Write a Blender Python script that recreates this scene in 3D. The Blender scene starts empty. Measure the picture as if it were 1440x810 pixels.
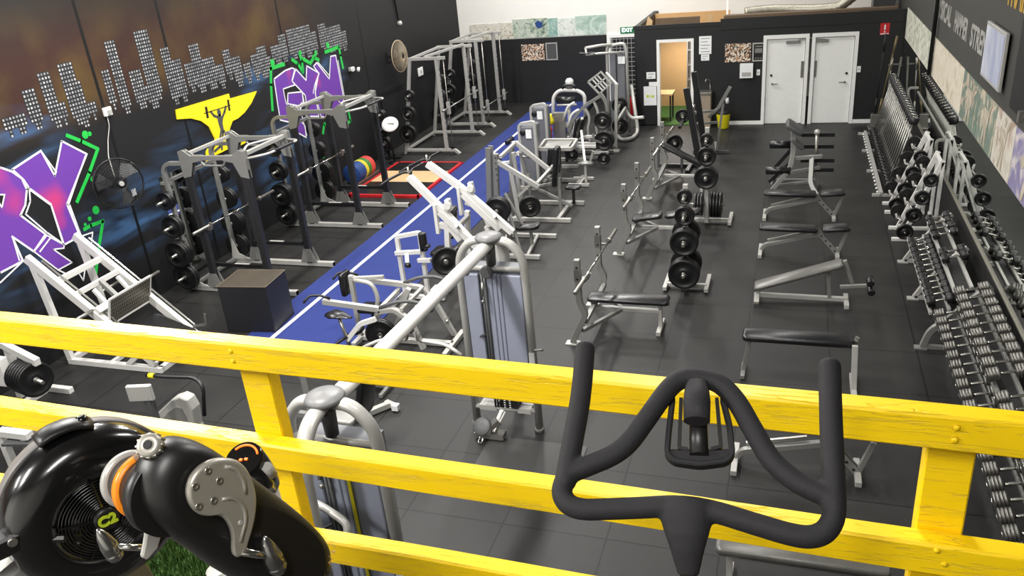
import bpy, bmesh, math, random
from mathutils import Vector, Matrix
V = Vector
PI = math.pi
random.seed(7)
C = bpy.context.scene.collection
SC = bpy.context.scene

# ------------------------------------------------------------------ camera and survey
FPX = 1148.0                       # focal length in px of a 1440 px wide frame
CH = 5.2                           # camera height above the gym floor
def _basis():
    y = V((1130 - 720, -150 - 405, FPX)).normalized()
    d = V((965 - 720, 2960 - 405, FPX)); d = (d - y * d.dot(y)).normalized()
    x = -(y.cross(d))
    if x[0] < 0: x = -x
    return x, y, -d
BX, BY, BZ = _basis()
def _ray(u, v):
    r = V((u - 720, v - 405, FPX)); return V((BX.dot(r), BY.dot(r), BZ.dot(r)))
def az(u, v, z=0.0):               # point seen at u,v that lies on height z
    r = _ray(u, v); return V((0, 0, CH)) + r * ((z - CH) / r.z)
def ay(u, v, y):                   # ... on the plane Y = y
    r = _ray(u, v); return V((0, 0, CH)) + r * (y / r.y)
def ax(u, v, x):                   # ... on the plane X = x
    r = _ray(u, v); return V((0, 0, CH)) + r * (x / r.x)

cam_d = bpy.data.cameras.new('camera'); cam = bpy.data.objects.new('camera', cam_d); C.objects.link(cam)
m = Matrix(((BX[0], -BX[1], -BX[2]), (BY[0], -BY[1], -BY[2]), (BZ[0], -BZ[1], -BZ[2])))
cam.matrix_world = Matrix.Translation((0, 0, CH)) @ m.to_4x4()
cam_d.sensor_width = 36; cam_d.lens = FPX / 1440 * 36; cam_d.clip_start = .05; cam_d.clip_end = 100
SC.camera = cam

# ------------------------------------------------------------------ materials
def lin(c):
    return tuple((x / 255 / 12.92 if x / 255 <= .04045 else ((x / 255 + .055) / 1.055) ** 2.4) for x in c) + (1,)
def mat(name, rgb, rough=.5, metal=0., noise=0., nscale=8., bump=0., bscale=60., coat=0., spec=.5, emit=None, estr=1.):
    m = bpy.data.materials.new(name); m.use_nodes = True
    nt = m.node_tree; b = nt.nodes['Principled BSDF']
    c = lin(rgb)
    b.inputs['Base Color'].default_value = c
    b.inputs['Roughness'].default_value = rough
    b.inputs['Metallic'].default_value = metal
    b.inputs['Coat Weight'].default_value = coat
    b.inputs['Specular IOR Level'].default_value = spec
    tc = nt.nodes.new('ShaderNodeTexCoord')
    n = nt.nodes.new('ShaderNodeTexNoise'); n.inputs['Scale'].default_value = nscale; n.inputs['Detail'].default_value = 4
    nt.links.new(tc.outputs['Object'], n.inputs['Vector'])
    mx = nt.nodes.new('ShaderNodeMix'); mx.data_type = 'RGBA'
    k = max(noise, .04)
    mx.inputs['A'].default_value = tuple(x * (1 - k) for x in c[:3]) + (1,)
    mx.inputs['B'].default_value = tuple(min(1, x * (1 + k)) for x in c[:3]) + (1,)
    nt.links.new(n.outputs['Fac'], mx.inputs['Factor']); nt.links.new(mx.outputs['Result'], b.inputs['Base Color'])
    if bump:
        n2 = nt.nodes.new('ShaderNodeTexNoise'); n2.inputs['Scale'].default_value = bscale
        nt.links.new(tc.outputs['Object'], n2.inputs['Vector'])
        bp = nt.nodes.new('ShaderNodeBump'); bp.inputs['Strength'].default_value = bump; bp.inputs['Distance'].default_value = .01
        nt.links.new(n2.outputs['Fac'], bp.inputs['Height']); nt.links.new(bp.outputs['Normal'], b.inputs['Normal'])
    if emit:
        b.inputs['Emission Color'].default_value = lin(emit); b.inputs['Emission Strength'].default_value = estr
    return m
M = dict(
    white=mat('white_powdercoat', (215, 214, 210), .35, noise=.05),
    lgrey=mat('light_grey_powdercoat', (184, 183, 178), .38, .25, noise=.06),
    grey=mat('silver_grey_powdercoat', (140, 140, 136), .38, .35, noise=.07),
    dgrey=mat('dark_grey_paint', (78, 79, 80), .45, noise=.08),
    black=mat('black_powdercoat', (24, 24, 26), .38, noise=.1),
    navy=mat('dark_blue_black_post', (37, 37, 39), .42, noise=.1),
    rubber=mat('black_rubber', (22, 22, 22), .55, noise=.15),
    iron=mat('black_iron_plate', (20, 20, 21), .36, noise=.15, bump=.15, bscale=90),
    chrome=mat('chrome', (205, 204, 198), .18, 1.),
    steel=mat('brushed_steel', (170, 168, 162), .34, .9, noise=.08, nscale=30),
    vinyl=mat('black_vinyl', (26, 26, 28), .27, noise=.1, bump=.1, bscale=40),
    worn=mat('worn_grey_vinyl', (88, 87, 83), .3, noise=.3, nscale=9),
    shroud=mat('grey_plastic_shroud', (106, 108, 114), .5, noise=.04),
    blueshroud=mat('pale_blue_grey_shroud', (150, 155, 172), .42, noise=.04),
    yellow=mat('glossy_yellow_paint', (252, 208, 10), .3, noise=.03, nscale=3),
    capgrey=mat('grey_plastic_cap', (112, 112, 112), .4), bullet=mat('polished_grip', (150, 150, 148), .22, .95), gold=mat('gold_lettering', (196, 156, 52), .5), bandg=mat('grey_rim_band', (112, 108, 106), .5), ypaint=mat('yellow_sign_paint', (248, 222, 24), .55),
    red=mat('red_paint', (190, 30, 36), .45), green=mat('green_rubber', (60, 122, 46), .6),
    yrub=mat('yellow_rubber', (214, 196, 40), .6), blue=mat('blue_rubber', (32, 66, 128), .6),
    redrub=mat('red_rubber', (206, 64, 58), .6),
    turf=mat('blue_turf', (27, 45, 114), .85, noise=.12, nscale=3, bump=.4, bscale=400),
    tline=mat('white_turf_line', (232, 234, 240), .8),
    wood=mat('pale_plywood', (205, 172, 128), .5, noise=.12, nscale=5),
    tan=mat('tan_board', (206, 164, 112), .55, noise=.05),
    wallw=mat('white_painted_wall', (236, 234, 228), .7, noise=.02, nscale=2),
    wallb=mat('black_painted_wall', (21, 22, 24), .55, noise=.08, nscale=1.5),
    walld=mat('dark_grey_wall', (58, 58, 54), .6, noise=.06, nscale=2),
    door=mat('white_door_paint', (238, 239, 236), .4, noise=.01),
    paper=mat('white_paper', (236, 238, 238), .6),
    astro=mat('green_astroturf', (62, 96, 34), .9, noise=.35, nscale=20, bump=.5, bscale=200),
    ply=mat('storage_plywood', (104, 86, 66), .7, noise=.2), duct=mat('silver_duct_foil', (168, 164, 150), .35, .6, noise=.3, nscale=14, bump=.8, bscale=30),
    exitg=mat('exit_green', (10, 82, 50), .5, emit=(10, 90, 56), estr=.6), exitw=mat('exit_white', (235, 255, 245), .5, emit=(230, 255, 240), estr=1.2),
    dark=mat('near_black', (12, 12, 13), .6), purple=mat('purple_spray', (112, 58, 158), .5, noise=.15, nscale=2),
    wpaint=mat('white_spray', (232, 232, 236), .55), gpaint=mat('green_spray', (34, 186, 72), .5, noise=.2, nscale=6),
    orange=mat('orange_plastic', (240, 138, 16), .35), ypl=mat('yellow_plastic', (228, 216, 30), .45),
    alu=mat('cast_aluminium', (172, 168, 158), .4, .5, noise=.06, nscale=20),
    gloss=mat('glossy_black_plastic', (13, 13, 14), .2, noise=.1, coat=.5), satin=mat('satin_black_plastic', (22, 21, 21), .4, noise=.1),
    foam=mat('black_foam_grip', (25, 24, 27), .75, noise=.12, nscale=30, bump=.1, bscale=300),
    lime=mat('lime_print', (190, 210, 40), .5), redcyl=mat('extinguisher_red', (200, 24, 28), .35),
    cartd=mat('taupe_plastic', (150, 136, 118), .6), bag=mat('olive_tag', (150, 138, 60), .6),
    tanfan=mat('beige_fan_wire', (176, 160, 132), .5),
    edge=mat('worn_box_edge', (128, 116, 98), .5), matrub=mat('floor_mat_rubber', (56, 56, 55), .5, noise=.15), dledge=mat('dull_ledge', (112, 108, 98), .5), fshaft=mat('dull_steel_shaft', (176, 174, 168), .36, .85),
    pink=mat('pink_foam', (214, 60, 60), .7),
)
def mirror_mat():
    m = bpy.data.materials.new('mirror_glass'); m.use_nodes = True; b = m.node_tree.nodes['Principled BSDF']
    b.inputs['Base Color'].default_value = (.72, .75, .72, 1); b.inputs['Metallic'].default_value = 1; b.inputs['Roughness'].default_value = .015
    return m
M['mirror'] = mirror_mat()
def print_mat(name, ca, cb, cc, scale=4., dist=1.5, kind='noise'):   # an abstract printed poster
    m = bpy.data.materials.new(name); m.use_nodes = True; nt = m.node_tree; b = nt.nodes['Principled BSDF']
    tc = nt.nodes.new('ShaderNodeTexCoord')
    n = nt.nodes.new('ShaderNodeTexNoise' if kind == 'noise' else 'ShaderNodeTexVoronoi')
    n.inputs['Scale'].default_value = scale
    if kind == 'noise': n.inputs['Distortion'].default_value = dist; n.inputs['Detail'].default_value = 3
    nt.links.new(tc.outputs['Object'], n.inputs['Vector'])
    r = nt.nodes.new('ShaderNodeValToRGB'); e = r.color_ramp.elements
    e[0].position = .34; e[0].color = lin(ca); e[1].position = .66; e[1].color = lin(cc)
    x = e.new(.5); x.color = lin(cb)
    nt.links.new(n.outputs['Fac' if kind == 'noise' else 'Color'], r.inputs['Fac']); nt.links.new(r.outputs['Color'], b.inputs['Base Color'])
    b.inputs['Roughness'].default_value = .5
    return m

# ------------------------------------------------------------------ mesh builder
def fil(pts, r=.05, n=4):          # round the corners of a polyline
    pts = [V(p) for p in pts]; out = [pts[0]]
    for i in range(1, len(pts) - 1):
        a, b, c = pts[i - 1], pts[i], pts[i + 1]
        u = (a - b); w = (c - b); k = min(r, u.length * .48, w.length * .48)
        p, q = b + u.normalized() * k, b + w.normalized() * k
        for j in range(n + 1):
            t = j / n; out.append(p * (1 - t) ** 2 + b * 2 * t * (1 - t) + q * t * t)
    out.append(pts[-1]); return out
class MB:
    def __init__(s): s.v = []; s.f = []; s.sm = []
    def add(s, vs, fs, smooth=False):
        o = len(s.v); s.v += [V(v) for v in vs]; s.f += [tuple(o + i for i in f) for f in fs]; s.sm += [smooth] * len(fs); return s
    def box(s, c, d, rz=0):
        c = V(c); d = V(d) / 2; R = Matrix.Rotation(rz, 3, 'Z')
        vs = [c + R @ V((x * d.x, y * d.y, z * d.z)) for x in (-1, 1) for y in (-1, 1) for z in (-1, 1)]
        return s.add(vs, [(0, 1, 3, 2), (4, 6, 7, 5), (0, 4, 5, 1), (2, 3, 7, 6), (0, 2, 6, 4), (1, 5, 7, 3)])
    def bb(s, x0, x1, y0, y1, z0, z1): return s.box(((x0 + x1) / 2, (y0 + y1) / 2, (z0 + z1) / 2), (x1 - x0, y1 - y0, z1 - z0))
    def sweep(s, pts, prof, up=None, smooth=False, scales=None, close=False):
        pts = [V(p) for p in pts]; n = len(pts); t0 = (pts[1] - pts[0]).normalized()
        up = V(up) if up else V((0, 0, 1))
        if abs(t0.dot(up.normalized())) > .97: up = V((1, 0, 0)) if abs(t0.x) < .9 else V((0, 1, 0))
        side = t0.cross(up).normalized(); m_ = len(prof); vs = []
        for i, p in enumerate(pts):
            a = (pts[i] - pts[i - 1]).normalized() if i else t0
            b = (pts[i + 1] - pts[i]).normalized() if i < n - 1 else a
            t = (a + b); t = t.normalized() if t.length > 1e-6 else a
            side = (side - t * side.dot(t)); side = side.normalized() if side.length > 1e-5 else t.orthogonal().normalized()
            nn = side.cross(t).normalized(); k = scales[i] if scales else 1
            # keep width over mitred corners
            h = max(.5, abs(a.dot(t))) if i not in (0, n - 1) else 1
            for (x, y) in prof:
                vs.append(p + side * x * k + nn * y * k / h if False else p + side * x * k + nn * y * k)
        fs = []
        for i in range(n - 1):
            for j in range(m_):
                a = i * m_ + j; b = i * m_ + (j + 1) % m_
                fs.append((a, b, b + m_, a + m_))
        s.add(vs, fs, smooth)
        o = len(s.v) - len(vs)
        s.f.append(tuple(o + j for j in reversed(range(m_)))); s.sm.append(False)
        s.f.append(tuple(o + (n - 1) * m_ + j for j in range(m_))); s.sm.append(False)
        return s
    def bar(s, p, q, w=.05, h=None, up=None):
        h = h or w; return s.sweep([p, q], [(-w / 2, -h / 2), (w / 2, -h / 2), (w / 2, h / 2), (-w / 2, h / 2)], up)
    def rt(s, pts, w=.05, h=None, up=None, r=.06, n=4):
        h = h or w; return s.sweep(fil(pts, r, n) if r else pts, [(-w / 2, -h / 2), (w / 2, -h / 2), (w / 2, h / 2), (-w / 2, h / 2)], up)
    def tube(s, pts, r=.02, seg=10, fl=.06, n=4, scales=None):
        P = fil(pts, fl, n) if (fl and len(pts) > 2) else [V(p) for p in pts]
        return s.sweep(P, [(r * math.cos(2 * PI * k / seg), r * math.sin(2 * PI * k / seg)) for k in range(seg)], smooth=True, scales=scales)
    def oval(s, pts, a, b, seg=16, fl=.1, n=5, up=None, scales=None):
        P = fil(pts, fl, n) if (fl and len(pts) > 2) else [V(p) for p in pts]
        return s.sweep(P, [(a * math.cos(2 * PI * k / seg), b * math.sin(2 * PI * k / seg)) for k in range(seg)], up=up, smooth=True, scales=scales)
    def lathe(s, o, d, prof, seg=24, cap=True):     # prof: (distance along d, radius)
        o = V(o); d = V(d).normalized(); u = d.orthogonal().normalized(); w = d.cross(u); vs = []; fs = []; n = len(prof)
        for (t, r) in prof:
            for k in range(seg):
                a = 2 * PI * k / seg; vs.append(o + d * t + (u * math.cos(a) + w * math.sin(a)) * r)
        for i in range(n - 1):
            for k in range(seg):
                a = i * seg + k; b = i * seg + (k + 1) % seg; fs.append((a, b, b + seg, a + seg))
        s.add(vs, fs, True); b0 = len(s.v) - len(vs)
        if not cap: return s
        if prof[0][1] > 1e-4: s.f.append(tuple(b0 + k for k in reversed(range(seg)))); s.sm.append(False)
        if prof[-1][1] > 1e-4: s.f.append(tuple(b0 + (n - 1) * seg + k for k in range(seg))); s.sm.append(False)
        return s
    def cyl(s, p, q, r, r2=None, seg=16):
        p = V(p); q = V(q); return s.lathe(p, q - p, [(0, r), ((q - p).length, r if r2 is None else r2)], seg)
    def prism(s, poly, th):               # poly: 3D points of a planar outline, th: thickness vector
        poly = [V(p) for p in poly]; th = V(th); n = len(poly)
        s.add(poly + [p + th for p in poly], [tuple(range(n)), tuple(reversed(range(n, 2 * n)))] + [(i, i + n, (i + 1) % n + n, (i + 1) % n) for i in range(n)])
        return s
    def stroke(s, pts, w, th, closed=False):  # a flat painted line along a planar path
        pts = [V(p) for p in pts]; th = V(th); n = th.normalized()
        if closed: pts = pts + [pts[0]]
        for a, b in zip(pts, pts[1:]):
            d = (b - a)
            if d.length < 1e-5: continue
            d.normalize(); k = n.cross(d) * w / 2; e = d * w * .3
            s.prism([a - k - e, b - k + e, b + k + e, a + k - e], th)
        return s
    def pad(s, c, d, ux, uy, r=.03, n=3):  # upholstered pad: centre, (length, width, thick), axes
        c = V(c); ux = V(ux).normalized(); uy = V(uy).normalized(); uz = ux.cross(uy).normalized()
        L, W, T = d[0] / 2, d[1] / 2, d[2] / 2; r = min(r, L * .6, W * .6); e = min(T * .8, .022); rings = []
        for (ins, z) in [(e, -T), (e * .3, -T + e * .3), (0, -T + e), (0, T - e), (e * .3, T - e * .3), (e, T)]:
            ring = []
            for (sx, sy, a0) in ((1, 1, 0), (-1, 1, 90), (-1, -1, 180), (1, -1, 270)):
                for j in range(n + 1):
                    a = math.radians(a0 + 90 * j / n); rr = r
                    ring.append(c + ux * (sx * (L - rr - ins) + rr * math.cos(a)) + uy * (sy * (W - rr - ins) + rr * math.sin(a)) + uz * z)
            rings.append(ring)
        m_ = len(rings[0]); vs = [p for g in rings for p in g]; fs = []
        for i in range(len(rings) - 1):
            for k in range(m_):
                a = i * m_ + k; b = i * m_ + (k + 1) % m_; fs.append((a, b, b + m_, a + m_))
        s.add(vs, fs, True); o = len(s.v) - len(vs)
        s.f.append(tuple(o + k for k in reversed(range(m_)))); s.sm.append(True)
        s.f.append(tuple(o + (len(rings) - 1) * m_ + k for k in range(m_))); s.sm.append(True)
        return s
    def build(s, name, m_, parent=None, label=None, bev=0., at=None):
        me = bpy.data.meshes.new(name); org = V((0, 0, 0))
        if at is not None: org = V(at)
        if parent is not None:
            p = parent
            while p is not None: org = org + p.location; p = p.parent
        loc = V((0, 0, 0)) if (parent is None and at is None) else (V(at) if at is not None else V((0, 0, 0)))
        me.from_pydata([tuple(v - org) for v in s.v], [], s.f); me.polygons.foreach_set('use_smooth', s.sm)
        bm = bmesh.new(); bm.from_mesh(me); bmesh.ops.recalc_face_normals(bm, faces=bm.faces); bm.to_mesh(me); bm.free()
        me.materials.append(M[m_] if isinstance(m_, str) else m_)
        o = bpy.data.objects.new(name, me); C.objects.link(o); o.location = loc
        if parent is not None: o.parent = parent
        if label: o['label'] = label
        if bev:
            b = o.modifiers.new('bevel', 'BEVEL'); b.width = bev; b.segments = 1; b.limit_method = 'ANGLE'; b.angle_limit = math.radians(50)
        return o
def tag(o, label, cat, group=None, kind=None):
    if label: o['label'] = label
    if cat: o['category'] = cat
    if group: o['group'] = group
    if kind: o['kind'] = kind
    return o
def thing(name, label, cat, loc=(0, 0, 0), group=None, rz=0):
    o = bpy.data.objects.new(name, None); C.objects.link(o); o.location = loc; o.rotation_euler = (0, 0, rz); o.empty_display_size = .1
    return tag(o, label, cat, group)
def one(name, mb, m_, label, cat, at, group=None, bev=0.):    # a thing that is one mesh, origin at its base
    o = mb.build(name, m_, None, bev=bev, at=at); return tag(o, label, cat, group)
def struct(name, mb, m_, parent=None):
    o = mb.build(name, m_, parent)
    if parent is None: o['kind'] = 'structure'
    return o
def dup(r, loc=None, rz=None, label=None, group=None, rot=None, scale=None):
    def cp(o, par):
        c = o.copy(); C.objects.link(c)
        if par: c.parent = par
        for ch in list(o.children): cp(ch, c)
        return c
    c = cp(r, None)
    if loc is not None: c.location = loc
    if rz is not None: c.rotation_euler = (0, 0, rz)
    if rot is not None: c.rotation_euler = rot
    if scale is not None: c.scale = (scale,) * 3 if isinstance(scale, (int, float)) else scale
    if label: c['label'] = label
    if group: c['group'] = group
    return c
def text(name, body, size, m_, loc, rot, parent=None, ext=.002, sx=1., bold=0., align='CENTER'):
    cu = bpy.data.curves.new(name, 'FONT'); cu.body = body; cu.size = size; cu.extrude = ext; cu.align_x = align; cu.align_y = 'CENTER'; cu.offset = bold
    t = bpy.data.objects.new(name + '_tmp', cu); C.objects.link(t)
    bpy.context.view_layer.update()
    me = bpy.data.meshes.new_from_object(t.evaluated_get(bpy.context.evaluated_depsgraph_get())); me.name = name
    bpy.data.objects.remove(t)
    o = bpy.data.objects.new(name, me); C.objects.link(o); me.materials.clear(); me.materials.append(M[m_])
    org = V((0, 0, 0))
    if parent is not None:
        o.parent = parent; org = parent.location
    o.location = V(loc) - org; o.rotation_euler = rot; o.scale = (sx, 1, 1)
    return o
LP=(190,225,195,150,140,110)
# ================================================================== THE ROOM
XL, XR, YB, YO, ZC = -9.9, 2.38, 24.5, 21.3, 6.6     # left wall, right wall, back wall, office front, ceiling
def floor_mat():
    m = bpy.data.materials.new('rubber_tile_floor'); m.use_nodes = True; nt = m.node_tree; b = nt.nodes['Principled BSDF']; L = nt.links.new
    tc = nt.nodes.new('ShaderNodeTexCoord'); N = nt.nodes.new
    big = N('ShaderNodeTexNoise'); big.inputs['Scale'].default_value = .9; big.inputs['Detail'].default_value = 6; big.inputs['Roughness'].default_value = .65
    L(tc.outputs['Object'], big.inputs['Vector'])
    r = N('ShaderNodeValToRGB'); e = r.color_ramp.elements; e[0].position = .3; e[0].color = lin((27, 27, 27)); e[1].position = .75; e[1].color = lin((48, 48, 46)); L(big.outputs['Fac'], r.inputs['Fac'])
    fl = N('ShaderNodeTexNoise'); fl.inputs['Scale'].default_value = 120; L(tc.outputs['Object'], fl.inputs['Vector'])
    fr = N('ShaderNodeMapRange'); fr.inputs[1].default_value = .35; fr.inputs[2].default_value = .75; fr.inputs[3].default_value = .8; fr.inputs[4].default_value = 1.3; L(fl.outputs['Fac'], fr.inputs[0])
    mul = N('ShaderNodeMix'); mul.data_type = 'RGBA'; mul.blend_type = 'MULTIPLY'; mul.inputs['Factor'].default_value = 1; L(r.outputs['Color'], mul.inputs['A'])
    cx = N('ShaderNodeCombineColor'); [L(fr.outputs[0], cx.inputs[i]) for i in range(3)]; L(cx.outputs[0], mul.inputs['B'])
    br = N('ShaderNodeTexBrick'); br.offset = 0; br.inputs['Scale'].default_value = 1; br.inputs['Mortar Size'].default_value = .009; br.inputs['Brick Width'].default_value = 1; br.inputs['Row Height'].default_value = 1.0
    br.inputs['Color1'].default_value = (1, 1, 1, 1); br.inputs['Color2'].default_value = (.8, .8, .8, 1); br.inputs['Mortar'].default_value = (.12, .12, .12, 1)
    mp = N('ShaderNodeMapping'); mp.inputs['Location'].default_value = (.41, .3, 0); L(tc.outputs['Object'], mp.inputs['Vector']); L(mp.outputs['Vector'], br.inputs['Vector'])
    m2 = N('ShaderNodeMix'); m2.data_type = 'RGBA'; m2.blend_type = 'MULTIPLY'; m2.inputs['Factor'].default_value = 1; L(mul.outputs['Result'], m2.inputs['A']); L(br.outputs['Color'], m2.inputs['B'])
    L(m2.outputs['Result'], b.inputs['Base Color'])
    rr = N('ShaderNodeMapRange'); rr.inputs[3].default_value = .36; rr.inputs[4].default_value = .62; L(big.outputs['Fac'], rr.inputs[0]); L(rr.outputs[0], b.inputs['Roughness']); b.inputs['Specular IOR Level'].default_value = .36
    bp = N('ShaderNodeBump'); bp.inputs['Strength'].default_value = .25; bp.inputs['Distance'].default_value = .004; L(fl.outputs['Fac'], bp.inputs['Height']); L(bp.outputs['Normal'], b.inputs['Normal'])
    return m
struct('floor', MB().bb(XL - .1, XR + .1, -3, YB + .1, -.1, 0), floor_mat())

def mural_mat():
    m = bpy.data.materials.new('mural_background_paint'); m.use_nodes = True; nt = m.node_tree; b = nt.nodes['Principled BSDF']; L = nt.links.new; N = nt.nodes.new
    tc = N('ShaderNodeTexCoord'); sp = N('ShaderNodeSeparateXYZ'); L(tc.outputs['Object'], sp.inputs[0])
    def mr(src, a, c, lo=0., hi=1., smooth=True):
        n = N('ShaderNodeMapRange'); n.inputs[1].default_value = a; n.inputs[2].default_value = c; n.inputs[3].default_value = lo; n.inputs[4].default_value = hi
        if smooth: n.interpolation_type = 'SMOOTHSTEP'
        L(src, n.inputs[0]); return n.outputs[0]
    def mth(op, a, c):
        n = N('ShaderNodeMath'); n.operation = op
        for i, x in enumerate((a, c)):
            if isinstance(x, (int, float)): n.inputs[i].default_value = x
            else: L(x, n.inputs[i])
        return n.outputs[0]
    def mix(f, A, B):
        n = N('ShaderNodeMix'); n.data_type = 'RGBA'; L(f, n.inputs['Factor'])
        for k, x in (('A', A), ('B', B)):
            if isinstance(x, tuple): n.inputs[k].default_value = x
            else: L(x, n.inputs[k])
        return n.outputs['Result']
    Y, Z = sp.outputs['Y'], sp.outputs['Z']
    nz = N('ShaderNodeTexNoise'); nz.inputs['Scale'].default_value = 1.1; nz.inputs['Detail'].default_value = 5; L(tc.outputs['Object'], nz.inputs['Vector'])
    # sunset band between the skyline and the dark top
    band = mth('MULTIPLY', mr(Z, 2.9, 3.5), mr(Z, 5.0, 3.9)); band = mth('MULTIPLY', band, mr(Y, 17.6, 13.5)); 
    sun = N('ShaderNodeValToRGB'); e = sun.color_ramp.elements; e[0].position = .35; e[0].color = lin((58, 34, 27)); e[1].position = .66; e[1].color = lin((84, 64, 32)); L(nz.outputs['Fac'], sun.inputs['Fac'])
    col = mix(mth('MULTIPLY', band, .92), lin((26, 26, 27)), sun.outputs['Color'])
    # blue spray around the lettering: streaky noise in soft patches
    st = N('ShaderNodeTexNoise'); st.inputs['Scale'].default_value = 1.2; st.inputs['Detail'].default_value = 2; st.inputs['Distortion'].default_value = .6
    mp = N('ShaderNodeMapping'); mp.inputs['Rotation'].default_value = (.7, 0, 0); mp.inputs['Scale'].default_value = (1, .6, 3.2); L(tc.outputs['Object'], mp.inputs['Vector']); L(mp.outputs['Vector'], st.inputs['Vector'])
    total = None
    for (cy, cz, ry, rz, k) in ((8.1, 3.05, 1.2, .55, 1.), (9.9, 1.45, 1.5, .75, .9), (7.6, 1.5, .8, .8, .6), (11.9, 1.2, 1.2, 1.1, .55), (13.8, 2.7, .7, .6, .8), (14.2, 1.2, 1.3, 1.2, .8), (16.2, 2.35, 1.2, .6, .8), (15.5, 2.9, .7, .5, .7), (11.2, 2.2, .9, .5, .25)):
        dy = mth('DIVIDE', mth('SUBTRACT', Y, cy), ry); dz = mth('DIVIDE', mth('SUBTRACT', Z, cz), rz)
        d = mth('ADD', mth('MULTIPLY', dy, dy), mth('MULTIPLY', dz, dz)); g = mth('MULTIPLY', mr(d, 1., 0.), k)
        total = g if total is None else mth('MAXIMUM', total, g)
    blue = mth('MULTIPLY', mth('MULTIPLY', total, mr(st.outputs['Fac'], .36, .8)), .85)
    col = mix(blue, col, lin((72, 112, 160)))
    # joints of the tilt-up panels
    for y0 in (9.85, 11.52, 14.9, 18.2):
        j = mr(mth('ABSOLUTE', mth('SUBTRACT', Y, y0), 0), .04, .02, 0, 1, False)
        col = mix(j, col, lin((8, 8, 8)))
    L(col, b.inputs['Base Color']); b.inputs['Roughness'].default_value = .62; b.inputs['Specular IOR Level'].default_value = .3
    return m
wl = struct('wall_left', MB().bb(XL - .2, XL, -3, YB + .1, 0, ZC), mural_mat())

# back wall: white above, black dado with a strip of posters below it
wb = struct('wall_back', MB().bb(XL - .2, XR + .2, YB, YB + .2, 0, ZC), 'wallw')
struct('trim_1', MB().bb(XL, -5.27, YB - .03, YB, 0, 1.93), 'wallb')
struct('trim_2', MB().bb(-5.27, -5.17, YB - .05, YB, 0, 1.93).bb(-5.17, -4.3, YB - .05, YB, 1.84, 1.93), 'door')
wr = struct('wall_right', MB().bb(XR, XR + .2, -3, YB + .1, 0, ZC), 'walld')
struct('wall_near', MB().bb(XL - .2, XR + .2, -3.1, -3, 0, ZC), 'wallw')
struct('ceiling', MB().bb(XL - .2, XR + .2, -3.1, YB + .2, ZC, ZC + .1), mat('ceiling_sheet', (150, 150, 146), .8))
# office box with three doorways
f = MB(); y0, y1 = YO, YO + .12
f.bb(-3.88, -3.26, y0, y1, 0, 2.52).bb(-3.26, -2.46, y0, y1, 2.12, 2.52).bb(-2.46, -1.73, y0, y1, 0, 2.52)
f.bb(-1.73, -.70, y0, y1, 0, 2.56).bb(-.70, 1.39, y0, y1, 2.13, 2.58).bb(1.39, XR, y0, y1, 0, 2.6)
f.bb(-3.88, -3.76, y1, YB, 0, 2.52)
struct('wall_inner', f, 'wallb')
struct('trim_3', MB().bb(-1.76, XR, YO - .02, YO, 2.34, 2.60).bb(-3.9, -1.76, YO - .012, YO, 2.44, 2.53), 'wallb')
struct('ceiling_office', MB().bb(-3.76, -1.73, YO + .12, YB, 2.13, 2.15).bb(-1.73, XR, YO + .12, YB, 2.20, 2.22), 'ply')
fr = MB().bb(-3.32, -3.25, YO - .03, YO + .14, 0, 2.17).bb(-2.47, -2.40, YO - .03, YO + .14, 0, 2.17).bb(-3.25, -2.47, YO - .03, YO + .14, 2.10, 2.17)
struct('trim_4', fr, 'door')
for n, (a, c, hx, clx) in enumerate(((-.74, .31, -.5, 1), (.37, 1.40, 1.16, -1))):
    d = struct('door_%d' % (n + 1), MB().bb(a + .09, c - .09, YO + .03, YO + .07, .01, 2.05), 'door')
    g = MB().bb(a, a + .08, YO - .03, YO + .12, 0, 2.16).bb(c - .08, c, YO - .03, YO + .12, 0, 2.16).bb(a + .08, c - .08, YO - .03, YO + .12, 2.07, 2.16)
    struct('door_frame', g, 'door', d)
    k = MB().cyl((hx, YO + .03, 1.0), (hx, YO - .03, 1.0), .022, seg=12).bar((hx, YO - .03, 1.0), (hx + .13 * clx, YO - .03, 1.0), .018, .018)
    struct('door_handle', k, 'chrome', d)
    struct('door_lock', MB().cyl((hx - .03 * clx, YO + .03, 1.2), (hx - .03 * clx, YO + .01, 1.2), .028, seg=12), 'dark', d)
    cx = a + .68 if n == 0 else a + .2
    struct('door_closer', MB().bb(cx - .16, cx + .16, YO - .02, YO + .03, 1.95, 2.01).bar((cx + .1, YO - .03, 2.02), (cx - .3 * -clx, YO - .01, 2.06), .02, .01), 'grey', d)
    px = c - .12 if n == 0 else a + .1
    struct('push_plate', MB().bb(px - .04, px + .04, YO + .015, YO + .03, 1.13, 1.52), 'steel', d)
struct('baseboard_back', MB().bb(-1.7, -.74, YO - .02, YO, 0, .09).bb(1.4, XR, YO - .02, YO, 0, .09), 'door')
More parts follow.
